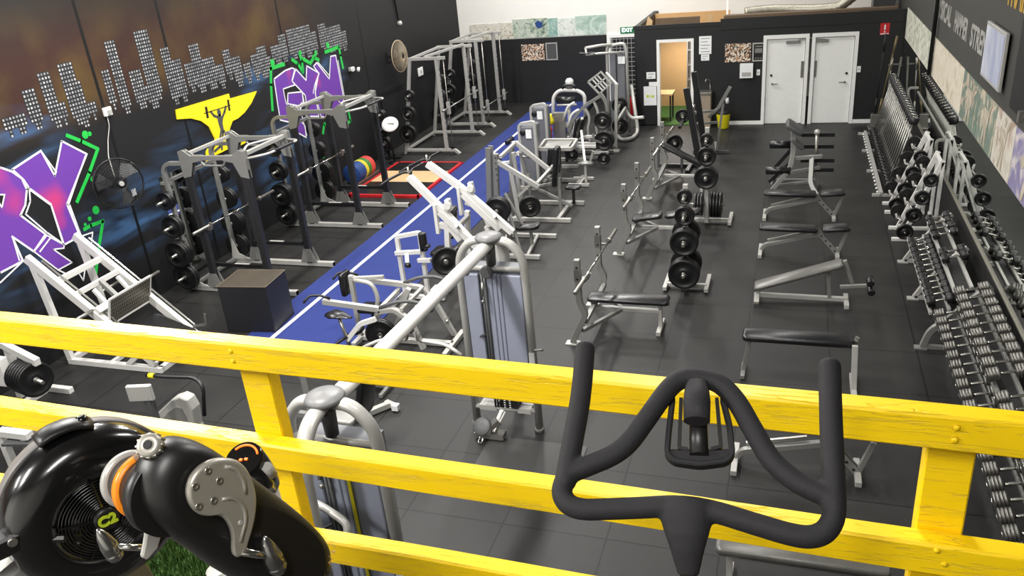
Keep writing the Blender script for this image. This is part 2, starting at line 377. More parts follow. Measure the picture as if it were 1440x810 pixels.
# office room contents
struct('wall_office', MB().bb(-3.76, -1.73, 23.9, 23.95, 0, 2.5), 'tan')
struct('floor_office', MB().bb(-3.76, -1.0, YO + .0, 23.9, 0, .02), 'astro')
o = one('cupboard', MB().bb(-3.72, -2.84, 23.5, 23.88, .02, 2.1).bb(-2.85, -2.82, 23.48, 23.51, .05, 2.08), 'tan', 'tall tan timber cupboard inside the doorway of the green-floored room', 'cupboard', (-3.2, 23.7, .02))
t = thing('desk', 'small timber desk with dark legs seen through the open doorway', 'desk', (-3.3, 21.9, .02))
MB().bb(-3.7, -2.98, 21.62, 22.2, .70, .74).build('desk_top', 'tan', t)
for (x, y) in ((-3.65, 21.67), (-3.04, 21.67), (-3.65, 22.15), (-3.04, 22.15)): MB().bar((x, y, .02), (x, y, .7), .04).build('leg', 'black', t)
t = thing('shelf_unit', 'steel shelf unit stacked with dark shoes behind the doorway', 'shelf', (-2.55, 23.4, .02))
for z in (.4, .8, 1.2, 1.6, 2.0): MB().bb(-2.78, -1.9, 23.1, 23.6, z, z + .025).build('shelf', 'grey', t)
for (x, y) in ((-2.77, 23.11), (-1.91, 23.11), (-2.77, 23.59), (-1.91, 23.59)): MB().bar((x, y, .02), (x, y, 2.2), .03).build('upright', 'grey', t)
for i in range(8):
    z = (1.225, 1.625, 2.025, 1.225, 1.625, 2.025, .825, .825)[i]; x = -2.66 + (.24 if i % 2 else 0)
    one('shoe', MB().oval([(x, 23.14, z + .035), (x, 23.26, z + .05), (x, 23.38, z + .06)], .045, .04, 10, 0, scales=[.7, 1, .9]), 'dark', 'dark shoe on the %s shelf behind the doorway, %s one' % ({.825: 'second', 1.225: 'third', 1.625: 'fourth', 2.025: 'top'}[z], 'right-hand' if i % 2 else 'left-hand'), 'shoe', (x, 23.26, z), 'shoes on the storage shelves')

# ------------------------------------------------------------------ things on the back walls
t = thing('exit_sign', 'green illuminated exit sign high on the white back wall', 'sign', (-4.66, YB, 2.0))
p0 = (-4.86, -4.46)
MB().bb(p0[0], p0[1], YB - .05, YB, 1.95, 2.12).build('sign_face', 'exitg', t)
text('sign_text', 'EXIT', .15, 'exitw', (-4.66, YB - .053, 2.035), (PI / 2, 0, 0), t, bold=.004, sx=1.05)
def poster(name, label, x0, x1, z0, z1, y, m_, cat='poster', frame=None, group=None):
    t = thing(name, label, cat, ((x0 + x1) / 2, y, z0), group)
    MB().bb(x0, x1, y - .015, y - .002, z0, z1).build('print', m_, t)
    if frame:
        w = .03; MB().bb(x0 - w, x0, y - .025, y, z0 - w, z1 + w).bb(x1, x1 + w, y - .025, y, z0 - w, z1 + w).bb(x0, x1, y - .025, y, z0 - w, z0).bb(x0, x1, y - .025, y, z1, z1 + w).build('frame', frame, t)
    return t
pm = [print_mat('pale_sepia_print', (196, 190, 172), (222, 220, 210), (150, 140, 112), 5, 2), print_mat('silver_green_print', (120, 140, 124), (200, 208, 196), (160, 172, 150), 5, 2.5),
      print_mat('gym_photo_print', (70, 96, 80), (168, 182, 166), (214, 216, 200), 4, 2), print_mat('teal_grey_print', (120, 158, 148), (150, 180, 170), (210, 222, 214), 2.5, 2.5),
      print_mat('white_crowd_print', (196, 204, 196), (228, 232, 226), (150, 166, 152), 7, 2), print_mat('mint_print', (150, 176, 162), (182, 202, 190), (226, 232, 224), 3, 1.5)]
xs = [-9.55, -8.15, -7.6, -7.05, -6.75, -6.2, -5.27]
for i in range(6):
    poster('poster_panel', ['faded sepia panel at the left end of the poster strip on the back wall', 'silver green panel beside the faded sepia one on the back wall', 'gym photo panel with a blue figure in the back wall strip', 'teal figure panel right of the blue figure on the back wall', 'pale crowd panel right of the teal figure on the back wall', 'mint panel with a white torso at the right end of the strip'][i],
           xs[i], xs[i + 1], 1.95, (2.42, 2.5, 2.5, 2.48, 2.46, 2.5)[i], YB, pm[i], group='posters along the back wall')
one('picture_patch', MB().prism([(-7.45, YB - .018, 2.37), (-7.35, YB - .018, 2.43), (-7.2, YB - .018, 2.37), (-7.22, YB - .018, 2.25), (-7.33, YB - .018, 2.2), (-7.42, YB - .018, 2.28)], (0, -.003, 0)), 'blue', 'blue painted patch on the gym photo panel', 'picture', (-7.33, YB - .018, 2.2))
collage = print_mat('photo_collage', (40, 30, 28), (176, 132, 92), (226, 214, 200), 34, kind='v')
poster('picture_collage', 'brown photo collage on the black part of the back wall', -7.92, -7.2, 1.28, 1.76, YB - .03, collage)
poster('framed_notice', 'dark notice in a pale frame beside the back wall collage', -7.12, -6.82, 1.30, 1.75, YB - .03, 'dgrey', 'notice', 'lgrey')
poster('picture_collage', 'brown photo collage on the office wall left of the white doors', -1.64, -1.03, 1.56, 2.0, YO, collage)
n_ = poster('framed_notice', 'dark notice in a pale frame left of the white doors', -.96, -.73, 1.59, 1.97, YO, 'dark', 'notice', 'lgrey')
MB().bb(-.93, -.76, YO - .018, YO - .015, 1.76, 1.87).bb(-.93, -.76, YO - .018, YO - .015, 1.9, 1.93).bb(-.92, -.89, YO - .018, YO - .015, 1.62, 1.65).bb(-.86, -.83, YO - .018, YO - .015, 1.62, 1.65).bb(-.80, -.77, YO - .018, YO - .015, 1.62, 1.65).build('notice_print', 'grey', n_)
def paper(name, label, x0, x1, z0, z1, lines=4, cat='notice', d=.006):
    t = thing(name, label, cat, ((x0 + x1) / 2, YO, z0)); MB().bb(x0, x1, YO - d, YO - .002, z0, z1).build('sheet', 'paper', t)
    b = MB()
    for i in range(lines):
        z = z1 - (z1 - z0) * (i + .7) / (lines + .4); b.bb(x0 + .04, x1 - .04 - .05 * (i % 2), YO - d - .002, YO - d, z - .006, z + .006)
    b.build('lettering', 'dgrey', t); return t
paper('notice_sign', 'long white notice right of the open doorway', -2.27, -1.97, 1.78, 2.21, 5)
paper('notice_sign', 'short white notice hanging just under the long one', -2.22, -2.02, 1.62, 1.77, 2)
paper('notice_sign', 'small white notice left of the open doorway', -3.59, -3.36, 1.21, 1.38, 2)
t = paper('board_sign', 'tall white board with green print left of the open doorway', -3.67, -3.34, .53, 1.02, 0)
MB().bb(-3.6, -3.54, YO - .01, YO - .006, .74, .80).bb(-3.52, -3.50, YO - .01, YO - .006, .74, .80).bb(-3.47, -3.41, YO - .01, YO - .006, .73, .79).build('green_print', 'lime', t)
paper('notice_sign', 'white sheet overlapping the top of the board with green print', -3.53, -3.31, 1.025, 1.13, 0)
t = paper('wall_mounted_dispenser', 'white paper dispenser below the collage left of the doors', -1.27, -.96, 1.18, 1.52, 0, 'dispenser', .12)
MB().bb(-1.22, -1.0, YO - .124, YO - .12, 1.22, 1.32).build('front_panel', 'lgrey', t)
for (a, l) in ((-.84, 'white light switch left of the white doors'), (1.45, 'white light switch right of the white doors')):
    t = thing('light_switch', l, 'switch', (a, YO, 1.22)); MB().bb(a - .035, a + .045, YO - .015, YO, 1.22, 1.36).build('switch_plate', 'paper', t); MB().bb(a - .01, a + .02, YO - .022, YO - .015, 1.27, 1.31).build('rocker', 'lgrey', t)
t = thing('alarm_sign', 'red fire sign with a white arrow high beside the right wall', 'sign', (1.94, YO, 2.06))
MB().bb(1.84, 2.04, YO - .01, YO, 2.06, 2.32).build('sign_face', 'red', t); MB().bb(1.925, 1.955, YO - .014, YO - .01, 2.17, 2.28).bb(1.925, 1.955, YO - .014, YO - .01, 2.11, 2.14).bb(1.85, 2.03, YO - .014, YO - .01, 2.07, 2.09).build('white_mark', 'paper', t)
# wire gate beside the office
t = thing('mesh_gate', 'white wire mesh gate between the back wall and the office', 'gate', (-4.7, YB - .03, 0))
b = MB()
for i in range(9): b.bar((-5.1 + i * .11, YB - .03, .05), (-5.1 + i * .11, YB - .03, 1.82), .012)
for i in range(14): b.bar((-5.15, YB - .045, .08 + i * .132), (-4.0, YB - .045, .08 + i * .132), .012)
b.build('mesh', 'lgrey', t)
MB().bar((-5.15, YB - .04, .02), (-5.15, YB - .04, 1.83), .04).bar((-4.0, YB - .04, .02), (-4.0, YB - .04, 1.83), .04).build('gate_frame', 'lgrey', t)
struct('trim_5', MB().bb(-5.14, -3.9, YB - .02, YB, 0, 1.84), 'wallb')
# storage on the office roof
one('support_crate', MB().bb(-1.2, -.6, 22.1, 22.5, 2.225, 2.445).bb(.8, 1.4, 22.1, 22.5, 2.225, 2.445), 'ply', 'plywood boxes on the office roof under the silver duct', 'box', (0, 22.3, 2.225))
t = thing('flexible_duct', 'crumpled silver flexible duct lying on the office roof', 'duct', (0, 22.6, 2.61))
b = MB(); P = []
for i in range(70):
    k = i / 69; x = -1.25 + 3.0 * k; z = 2.60 + .02 * math.sin(k * 9) + (.0 if k < .72 else (k - .72) ** 1.2 * 3.2)
    P.append((x, 22.3 + .12 * math.sin(k * 5), z))
b.tube(P, .12, 14, 0, scales=[1 + .09 * (i % 2) for i in range(70)]); b.build('hose', 'duct', t)
one('timber_board', MB().bb(-1.7, 2.2, 21.5, 21.75, 2.225, 2.64), 'ply', 'long plywood beam along the front of the office roof', 'board', (0, 21.6, 2.61), bev=.004)
one('timber_board', MB().bb(-3.4, -2.3, 21.7, 21.76, 2.155, 2.64), 'ply', 'short brown board on the lower office roof above the doorway', 'board', (-2.9, 22.1, 2.56), bev=.004)
one('timber_wedge', MB().prism([(-3.7, 21.5, 2.155), (-3.5, 21.5, 2.155), (-3.45, 21.5, 2.6), (-3.56, 21.5, 2.72)], (0, .06, 0)), 'wood', 'pale timber wedge at the left end of the office roof', 'offcut', (-3.7, 21.7, 2.56))
one('timber_wedge', MB().prism([(-2.2, 21.5, 2.155), (-1.98, 21.5, 2.155), (-1.96, 21.5, 2.6), (-2.06, 21.5, 2.72)], (0, .06, 0)), 'wood', 'pale timber wedge beside the step in the office roof', 'offcut', (-2.1, 21.7, 2.56))
one('timber_post', MB().bar((-1.66, 22.0, 2.225), (-1.7, 22.6, 3.6), .05), 'wallw', 'thin white prop leaning on the office roof', 'post', (-1.7, 22.0, 2.61))
one('storage_crate', MB().bb(1.75, 2.25, 22.7, 23.3, 2.225, 2.85).bb(1.85, 2.15, 22.8, 23.2, 2.85, 2.9), 'dgrey', 'dark crate at the right end of the office roof', 'crate', (2.0, 22.6, 2.611), bev=.01)

# ------------------------------------------------------------------ right wall: mirror, posters, lettering, screen
struct('trim_6', MB().bb(XR - .03, XR, 4.5, 21.3, 0, .86), 'dark')
one('ledge', MB().bb(XR - .034, XR, 4.5, 21.3, .868, .885), 'dledge', 'thin dull ledge under the long mirror on the right wall', 'ledge', (XR - .02, 13, .86))
one('wall_mirror', MB().bb(XR - .01, XR, 4.5, 21.28, .885, 1.98), 'mirror', 'long mirror behind the dumbbell racks on the right wall', 'mirror', (XR, 13, .885))
pr = [print_mat('bodybuilder_print_a', (150, 160, 140), (206, 206, 190), (232, 230, 218), 3, 3), print_mat('bodybuilder_print_b', (200, 186, 160), (226, 218, 200), (214, 204, 180), 2, 2),
      print_mat('bodybuilder_print_c', (120, 140, 126), (104, 124, 112), (196, 178, 156), 2.5, 2), print_mat('bodybuilder_print_d', (116, 132, 120), (124, 140, 126), (206, 190, 166), 2.2, 2),
      print_mat('bodybuilder_print_e', (196, 190, 176), (214, 208, 196), (170, 150, 132), 2, 2), print_mat('bodybuilder_print_f', (128, 122, 156), (140, 134, 168), (206, 198, 196), 2, 2)]
ys = [21.2, 18.9, 16.66, 13.6, 12.3, 11.2, 10.2, 8.6, 6.0]
lb = ['pale grey green poster nearest the office on the right wall', 'pale figure poster just before the black conduit on the right wall', 'warm beige poster right of the black conduit on the right wall', 'grey green poster of a turning figure on the right wall', 'grey green poster with a warm torso on the right wall', 'beige muscular back poster on the right wall', 'violet poster nearest the camera on the right wall', 'unlit poster beyond the violet one on the right wall']
for i in range(8):
    t = thing('poster_panel', lb[i], 'poster', (XR, (ys[i] + ys[i + 1]) / 2, 1.98), 'posters above the mirror')
    MB().bb(XR - .012, XR - .002, ys[i + 1], ys[i] - .015, 1.985, 2.65).build('print', pr[[0, 0, 1, 2, 3, 4, 5, 1][i]], t)
    if i >= 3:   # a pale painted figure: head, torso, arms, legs
        yc = (ys[i] + ys[i + 1]) / 2; w = (ys[i] - ys[i + 1]); x = XR - .014; g = MB()
        def pz(a): return [(x, yc + p * w, 1.98 + q * .67) for p, q in a]
        g.prism(pz([(-.04, .80), (.04, .80), (.05, .92), (0, .97), (-.05, .92)]), (-.003, 0, 0))
        g.prism(pz([(-.18, .74), (.18, .76), (.12, .5), (.08, .38), (-.08, .38), (-.13, .5)]), (-.003, 0, 0))
        g.prism(pz([(.16, .76), (.27, .62), (.2, .48), (.15, .55)]), (-.003, 0, 0)); g.prism(pz([(-.16, .74), (-.26, .9), (-.2, .95), (-.1, .78)]), (-.003, 0, 0))
        g.prism(pz([(-.09, .38), (-.01, .38), (-.04, .05), (-.12, .05)]), (-.003, 0, 0)); g.prism(pz([(.09, .38), (.01, .38), (.06, .05), (.13, .05)]), (-.003, 0, 0))
        g.build('printed_figure', print_mat('printed_skin%d' % i, (168, 158, 138), (184, 174, 156), (206, 198, 180), 4, 2), t)
one('conduit', MB().tube([(XR - .055, 16.66, 2.0), (XR - .055, 16.66, 6.0)], .035, 8), 'dark', 'black conduit running up the right wall between two posters', 'pipe', (XR, 16.66, 2.1))
t = thing('wall_lettering', 'white condensed lettering about hammer strength on the right wall', 'lettering', (XR, 14, 3.1))
for (s_, ya, yb) in (('PHYSICAL', 17.3, 15.35), ('HAMMER', 15.02, 13.85), ('STRENGTH', 13.55, 11.55)):
    o = text('lettering', s_, .42, 'lgrey', (XR - .004, (ya + yb) / 2, 3.14), (PI / 2, 0, -PI / 2), t, bold=.012)
    w = o.dimensions.x if o.dimensions.x > .01 else 1
    o.scale = ((ya - yb) / w, 1, 1)
t = thing('wall_sign', 'yellow condensed letters of a sign high on the right wall', 'sign', (XR, 10.9, 3.8))
o = text('lettering', 'TRAINING', .75, 'gold', (XR - .004, 10.7, 4.02), (PI / 2, 0, -PI / 2), t, bold=.015); o.scale = (.55, 1, 1)
t = thing('wall_screen', 'large pale screen hanging on the right wall over the lettering', 'screen', (XR, 11.3, 2.82))
MB().bb(XR - .07, XR - .03, 11.07, 12.2, 2.84, 3.52).build('casing', 'lgrey', t, bev=.006)
MB().bb(XR - .074, XR - .07, 11.11, 12.16, 2.88, 3.48).build('panel', print_mat('screen_picture', (150, 160, 190), (186, 190, 206), (208, 212, 222), 1.2, 1), t)
MB().bb(XR - .03, XR, 11.4, 11.8, 3.05, 3.35).build('bracket', 'dark', t)
t = thing('wall_shade_panel', 'black panel painting in the shade on the right wall beyond the pale screen', 'panel', (XR, 9.8, 2.75))  # dark board stands in for shadow on the bare wall
MB().bb(XR - .03, XR, 8.6, 10.6, 2.78, 3.75).build('board', 'dark', t); MB().bar((XR - .05, 9.75, 2.86), (XR - .05, 9.95, 2.86), .03).bb(XR - .1, XR - .03, 9.8, 9.88, 2.78, 2.9).build('bracket', 'steel', t)


# ------------------------------------------------------------------ left wall: mirror
one('wall_mirror', MB().bb(XL, XL + .012, 10.55, 11.3, .05, 1.85), 'mirror', 'narrow mirror on the mural wall behind the nearer squat rack', 'mirror', (XL, 10.9, .05))

# ------------------------------------------------------------------ floor markings
t = thing('turf_lane', 'blue artificial turf lane with a white line down the gym', 'turf', (-6.5, 14, 0))
MB().bb(-7.42, -5.6, 8.35, 24.4, .001, .012).build('turf', 'turf', t)
MB().bb(-7.02, -6.95, 8.35, 24.4, .012, .015).build('line', 'tline', t)
t = thing('lifting_platform', 'low lifting platform of plywood and black rubber with red edging', 'platform', (-8.2, 16.3, 0))
[MB().bb(-9.1, -7.5, a, b, .0, .05).build('rubber_deck', 'iron', t) for (a, b) in ((15.2, 16.1), (16.95, 17.65))]
MB().bb(-9.1, -7.5, 16.1, 16.95, 0, .05).build('timber_deck', 'wood', t)
MB().bb(-9.15, -7.45, 15.12, 15.2, 0, .055).bb(-9.15, -7.45, 17.65, 17.72, 0, .055).bb(-7.5, -7.43, 15.12, 17.72, 0, .055).bb(-9.17, -9.1, 15.12, 17.72, 0, .055).build('edge_frame', 'red', t)

# ------------------------------------------------------------------ lights on the ceiling
k = 0; LX = (1.1, 1.4, .38)
for iy, y in enumerate((-.6, 4.2, 9, 13.8, 18.6, 22.6)):
    for ix, x in enumerate((-8.0, -4.4, -.4)):
        if iy == 5 and ix == 2: pass
        t = thing('ceiling_light', 'long white ceiling batten light, %s of three in the %s row from the mezzanine' % (('left', 'middle', 'right')[ix], ('first', 'second', 'third', 'fourth', 'fifth', 'sixth')[iy]), 'light', (x, y, ZC - .1), 'ceiling batten lights')
        MB().bb(x - .12, x + .12, y - .75, y + .75, ZC - .08, ZC).build('housing', 'door', t)
        MB().bb(x - .1, x + .1, y - .73, y + .73, ZC - .1, ZC - .08).build('diffuser', mat('lit_diffuser%d' % k, (255, 255, 255), .5, emit=(255, 250, 240), estr=2.), t)
        ld = bpy.data.lights.new('batten_lamp', 'AREA'); ld.shape = 'RECTANGLE'; ld.size = .3; ld.size_y = 1.5; ld.energy = LP[iy] * LX[ix]; ld.color = (1, .975, .94)
        lo = bpy.data.objects.new('lamp', ld); C.objects.link(lo); lo.parent = t; lo.location = (0, 0, -.03); k += 1
t = thing('ceiling_light', 'small white light added under the ceiling to brighten the green-floored room', 'light', (-2.9, 22.4, 2.08))  # unseen lamp, added to brighten the room behind the doorway
MB().bb(-3.1, -2.7, 22.2, 22.6, 2.09, 2.13).build('housing', 'door', t)
ld = bpy.data.lights.new('office_fill_lamp', 'AREA'); ld.size = .4; ld.energy = 45; ld.color = (1, .96, .9); lo = bpy.data.objects.new('lamp', ld); C.objects.link(lo); lo.parent = t
w = bpy.data.worlds.new('world'); SC.world = w; w.use_nodes = True
w.node_tree.nodes['Background'].inputs[0].default_value = (.8, .85, .9, 1); w.node_tree.nodes['Background'].inputs[1].default_value = .035
SC.view_settings.view_transform = 'Standard'; SC.view_settings.look = 'None'; SC.view_settings.exposure = .22; SC.view_settings.gamma = 1; SC.view_settings.use_curve_mapping = False
# ================================================================== RAILING (foreground)
K = 1.65
def rail(name, label, z0, z1, xa, xb, y=K):
    b = MB(); N = 40; w, h = .058, .088
    for i in range(N):   # slightly uneven hand-painted timber: short prisms joined
        pass
    prof = []
    pts = []
    for i in range(N + 1):
        t = i / N; x = xa + (xb - xa) * t; z = z0 + (z1 - z0) * (x + 2.31) / 2.81
        pts.append(V((x, y + w / 2 + .0015 * math.sin(x * 5.1 + z0 * 9), z - h / 2)))
    b.sweep(pts, [(-w / 2, -h / 2 + .006), (-w / 2 + .006, -h / 2), (w / 2 - .006, -h / 2), (w / 2, -h / 2 + .006), (w / 2, h / 2 - .006), (w / 2 - .006, h / 2), (-w / 2 + .006, h / 2), (-w / 2, h / 2 - .006)], smooth=False)
    return b.build(name, M['rail_paint'], rl)
def rail_mat():
    m = mat('railing_yellow_paint', (255, 212, 6), .42, noise=.05, nscale=2.5); nt = m.node_tree; L = nt.links.new; b = nt.nodes['Principled BSDF']
    tc = nt.nodes.new('ShaderNodeTexCoord'); mp = nt.nodes.new('ShaderNodeMapping'); mp.inputs['Scale'].default_value = (1.2, 12, 26); L(tc.outputs['Object'], mp.inputs['Vector'])
    n = nt.nodes.new('ShaderNodeTexNoise'); n.inputs['Scale'].default_value = 2.2; n.inputs['Detail'].default_value = 6; n.inputs['Distortion'].default_value = .8; L(mp.outputs['Vector'], n.inputs['Vector'])
    r = nt.nodes.new('ShaderNodeValToRGB'); e = r.color_ramp.elements; e[0].position = .485; e[0].color = (1, 1, 1, 1); e[1].position = .515; e[1].color = (1, 1, 1, 1); q = e.new(.5); q.color = (0, 0, 0, 1)
    L(n.outputs['Fac'], r.inputs['Fac'])
    bp = nt.nodes.new('ShaderNodeBump'); bp.inputs['Strength'].default_value = .6; bp.inputs['Distance'].default_value = .003; L(r.outputs['Color'], bp.inputs['Height']); L(bp.outputs['Normal'], b.inputs['Normal'])
    return m
M['rail_paint'] = rail_mat()
rl = thing('mezzanine_railing', 'bright yellow painted timber railing across the foreground', 'railing', (-.8, K, 3.2))
H0 = CH
rail('rail', '', H0 - .600 * K, H0 - .628 * K, -3.4, 2.2)
rail('rail', '', H0 - .802 * K, H0 - .838 * K, -3.4, 2.2)
rail('rail', '', H0 - 1.012 * K, H0 - 1.03 * K, -3.4, 2.2)
for x in (-1.45, .375):
    MB().bb(x - .05, x + .05, K + .058, K + .108, 3.2, H0 - .66 * K).build('post', M['rail_paint'], rl, bev=.004)
    for (zz) in (.615, .634, .818, .84, 1.035): MB().lathe((x - .01 + .02 * (zz > .82), K, H0 - (zz + .0098 * (x + 2.31)) * K), (0, -1, 0), [(0, .008), (.003, .007), (.005, .002)], 10).build('screw_head', M['rail_paint'], rl)
struct('floor_mezzanine', MB().bb(XL, XR, -3, K + .12, 3.05, 3.2), mat('mezzanine_deck', (48, 46, 44), .7, noise=.2))
# ================================================================== FREE WEIGHTS
_pl = {}
def plate(pos, d, r, th, label, group, col='iron', cat='weight plate', name='weight_plate'):
    """a weight plate: back face centre at pos, axis along d"""
    key = (round(r, 3), round(th, 3), col, name)
    d = V(d).normalized()
    q = V((0, 0, 1)).rotation_difference(d)
    if key not in _pl:
        o = MB().lathe((0, 0, 0), (0, 0, 1), [(0, .028), (0, r * .94), (th * .12, r), (th * .88, r), (th, r * .95), (th, r * .84), (th * .72, r * .78), (th * .72, r * .42), (th, r * .36), (th, .03), (th * .3, .028), (0, .028)], 28, cap=False).build(name, col)
        h = MB().lathe((0, 0, 0), (0, 0, 1), [(-.001, .036), (th + .003, .036), (th + .003, .027), (-.001, .027), (-.001, .036)], 14, cap=False).build('hub_ring', 'steel', o)
        o.rotation_mode = 'QUATERNION'
        tag(o, label, cat, group); _pl[key] = o; c = o
    else:
        c = dup(_pl[key], label=label, group=group)
    c.location = pos; c.rotation_mode = 'QUATERNION'; c.rotation_quaternion = q
    return c
def stack(p, d, specs, where, group, col='iron', gap=.007):
    """a stack of plates on a peg, specs = (r, th) from the inside out"""
    t = 0; d = V(d).normalized(); n = len(specs)
    words = ['inner', 'second', 'third', 'fourth', 'fifth', 'sixth', 'seventh', 'eighth']
    for i, (r, th) in enumerate(specs):
        w = 'only' if n == 1 else ('outermost' if i == n - 1 else ('innermost' if i == 0 else words[i]))
        plate(V(p) + d * t, d, r, th, ('black plate on %s' % where) if n == 1 else ('%s black plate on %s' % (w, where)), group, col); t += th + gap

ORD = ['first', 'second', 'third', 'fourth', 'fifth', 'sixth', 'seventh', 'eighth', 'ninth', 'tenth', 'eleventh', 'twelfth', 'thirteenth', 'fourteenth', 'fifteenth', 'sixteenth', 'seventeenth', 'eighteenth', 'nineteenth', 'twentieth', 'twenty-first', 'twenty-second', 'twenty-third', 'twenty-fourth']
# ---- dumbbells (axis along X, origin at the centre of the handle, resting height = head radius)
def mk_dumbbell(kind, r):
    t = thing('dumbbell', 'dumbbell', 'dumbbell')
    hl = .065
    if kind == 'black':
        for s in (-1, 1):
            h = MB().lathe((s * hl, 0, 0), (s, 0, 0), [(0, r * .55), (.004, r * .95), (.02, r), (.03, r * .97), (.034, r), (.075, r), (.085, r * .93), (.086, r * .5)], 18).build('head', 'iron', t)
            MB().lathe((s * (hl + .086), 0, 0), (s, 0, 0), [(-.002, r * .5), (.006, r * .48), (.008, r * .3)], 14).build('end_cap', 'chrome', h)
            MB().lathe((s * hl, 0, 0), (s, 0, 0), [(-.012, .03), (-.001, .034), (-.0005, r * .55)], 14).build('collar_ring', 'chrome', t)
    else:
        for s in (-1, 1):
            pr = [(0, r * .6)]
            for i in range(4): pr += [(.004 + i * .028, r * .86), (.010 + i * .028, r), (.022 + i * .028, r), (.028 + i * .028, r * .86)]
            pr += [(.118, r * .7), (.122, r * .4)]
            h = MB().lathe((s * hl, 0, 0), (s, 0, 0), pr, 18).build('head', 'ribbed', t)
            MB().lathe((s * (hl + .12), 0, 0), (s, 0, 0), [(-.002, r * .4), (.006, r * .38), (.008, r * .2)], 12).build('end_cap', 'chrome', h)
    MB().lathe((-hl, 0, 0), (1, 0, 0), [(0, .015), (.02, .0145), (.065, .0175), (.11, .0145), (.13, .015)], 10).build('handle', 'chrome', t)
    return t
M['ribbed'] = mat('ribbed_steel_head', (116, 114, 110), .32, .85, noise=.2, nscale=30)
# ---- dumbbell racks
def rack(name, label, ya, yb, tiers, feet, foot_x, col='lgrey', curved=False):
    t = thing(name, label, 'dumbbell rack', (2.0, (ya + yb) / 2, 0))
    for (xc, z, w) in tiers:
        b = MB(); 
        for dx in (-w / 2, w / 2): b.bar((xc + dx, ya, z - .02 + dx * .28), (xc + dx, yb, z - .02 + dx * .28), .035, .05)
        b.build('rail', col, t, bev=.003)
        MB().prism([(xc - w / 2, ya, z - .04 - w / 2 * .28), (xc + w / 2, ya, z - .04 + w / 2 * .28), (xc + w / 2, yb, z - .04 + w / 2 * .28), (xc - w / 2, yb, z - .04 - w / 2 * .28)], (0, 0, .008)).build('tray', 'dark', t)
    for y in feet:
        b = MB()
        if curved: b.rt([(foot_x, y, .03), (foot_x + .06, y, .26), (foot_x + .22, y, tiers[0][1] - .08), (2.14, y, tiers[-1][1] - .02), (2.3, y, tiers[-1][1] + .12)], .07, .06, up=(0, 1, 0), r=.14)
        else: b.rt([(foot_x + .0, y, .03), (foot_x + .1, y, .22), (2.12, y, tiers[-1][1] - .05), (2.28, y, tiers[-1][1] + .1)], .06, .05, up=(0, 1, 0), r=.05)
        b.rt([(foot_x, y, .03), (2.24, y, .03), (2.26, y, tiers[-1][1])], .06, .05, up=(0, 1, 0), r=0)
        b.build('leg_frame', col, t, bev=.003)
        MB().bb(foot_x - .09, foot_x + .05, y - .05, y + .05, 0, .02).build('foot_plate', col, t)
    return t
rack('dumbbell_rack', 'grey two-tier rack of black dumbbells against the mirror wall', 12.7, 10.15, [(1.86, .37, .2), (2.08, .68, .18)], [12.55, 11.25], 1.72)
rack('dumbbell_rack', 'grey curved-leg rack of ribbed steel dumbbells nearest the camera', 9.95, 5.3, [(1.90, .46, .2), (2.09, .74, .18)], [9.82, 5.5], 1.66, 'grey', True)
protoB = {}; protoS = {}
def put_db(kind, r, x, y, z, tilt, label, group):
    P = protoB if kind == 'black' else protoS
    r = round(r, 3)
    if r not in P:
        P[r] = mk_dumbbell(kind, r); o = P[r]; o['label'] = label; o['group'] = group
    else: o = dup(P[r], label=label, group=group)
    o.location = (x, y, z + r + .03); o.rotation_euler = (0, tilt, 0)
for i in range(12):
    r = .062 + .0015 * i; y = 12.32 - i * .19
    put_db('black', [.062, .068, .075][i // 4], 1.86, y, .37, -.28, 'black dumbbell in the lower row of the far rack, %s from the far end' % ORD[i], 'black dumbbells in the lower row')
for i, y in enumerate((12.45, 12.24, 12.02, 11.78, 11.12, 10.92)):
    put_db('black', .062 if i < 4 else .068, 2.08, y, .68, -.28, ['black dumbbell in the upper row under the mirror, %s from the far end' % ORD[i], 'black dumbbell of the lone pair in the upper row, %s one' % ('farther' if i == 4 else 'nearer')][i > 3], 'black dumbbells in the upper row')
for i in range(22):
    y = 9.72 - i * .205
    put_db('steel', [.068, .074, .08][min(2, i // 7)], 1.90, y, .46, -.28, 'ribbed steel dumbbell in the lower row of the near rack, %s from the far end' % ORD[i], 'ribbed steel dumbbells in the lower row')
for i in range(20):
    if i in (10, 13): continue
    y = 9.78 - i * .215
    put_db('steel', [.068, .074, .08][min(2, i // 7)], 2.09, y, .74, -.28, 'ribbed steel dumbbell in the near rack\'s upper row, place %s from far end' % ORD[i], 'ribbed steel dumbbells in the upper row')
# two loose chrome dumbbells tidied on end
# ---- upright fixed barbells along the mirror
t = thing('barbell_stand', 'long low white stand holding the row of upright fixed barbells', 'barbell rack', (1.75, 18, 0))
b = MB(); b.bb(1.60, 1.66, 15.65, 20.2, .0, .09).bb(1.95, 2.0, 15.65, 20.2, .0, .06)
for y in (15.68, 17.2, 18.7, 20.17): b.bb(1.48, 2.0, y - .03, y + .03, 0, .05)
b.build('base_frame', 'lgrey', t, bev=.003)
b = MB(); b.bar((2.1, 15.65, .95), (2.1, 20.2, .95), .04); b.build('top_rail', 'lgrey', t)
for y in (15.68, 20.17): MB().rt([(1.97, y, 0.05), (2.3, y, .9), (2.3, y, 1.05), (2.1, y, 1.05)], .05, .05, up=(0, 1, 0)).build('end_frame', 'lgrey', t, bev=.003)
pegs = MB()
for i in range(20): pegs.lathe((1.59, 15.8 + i * .222, .045), (-1, 0, 0), [(0, .022), (.025, .022), (.03, .012)], 8)
pegs.build('socket_row', 'door', t)['kind'] = 'stuff'
fb = thing('fixed_barbell', 'x', 'barbell')
L = 1.5; MB().cyl((0, 0, .2), (0, 0, L - .2), .0135, seg=10).build('shaft', 'fshaft', fb)
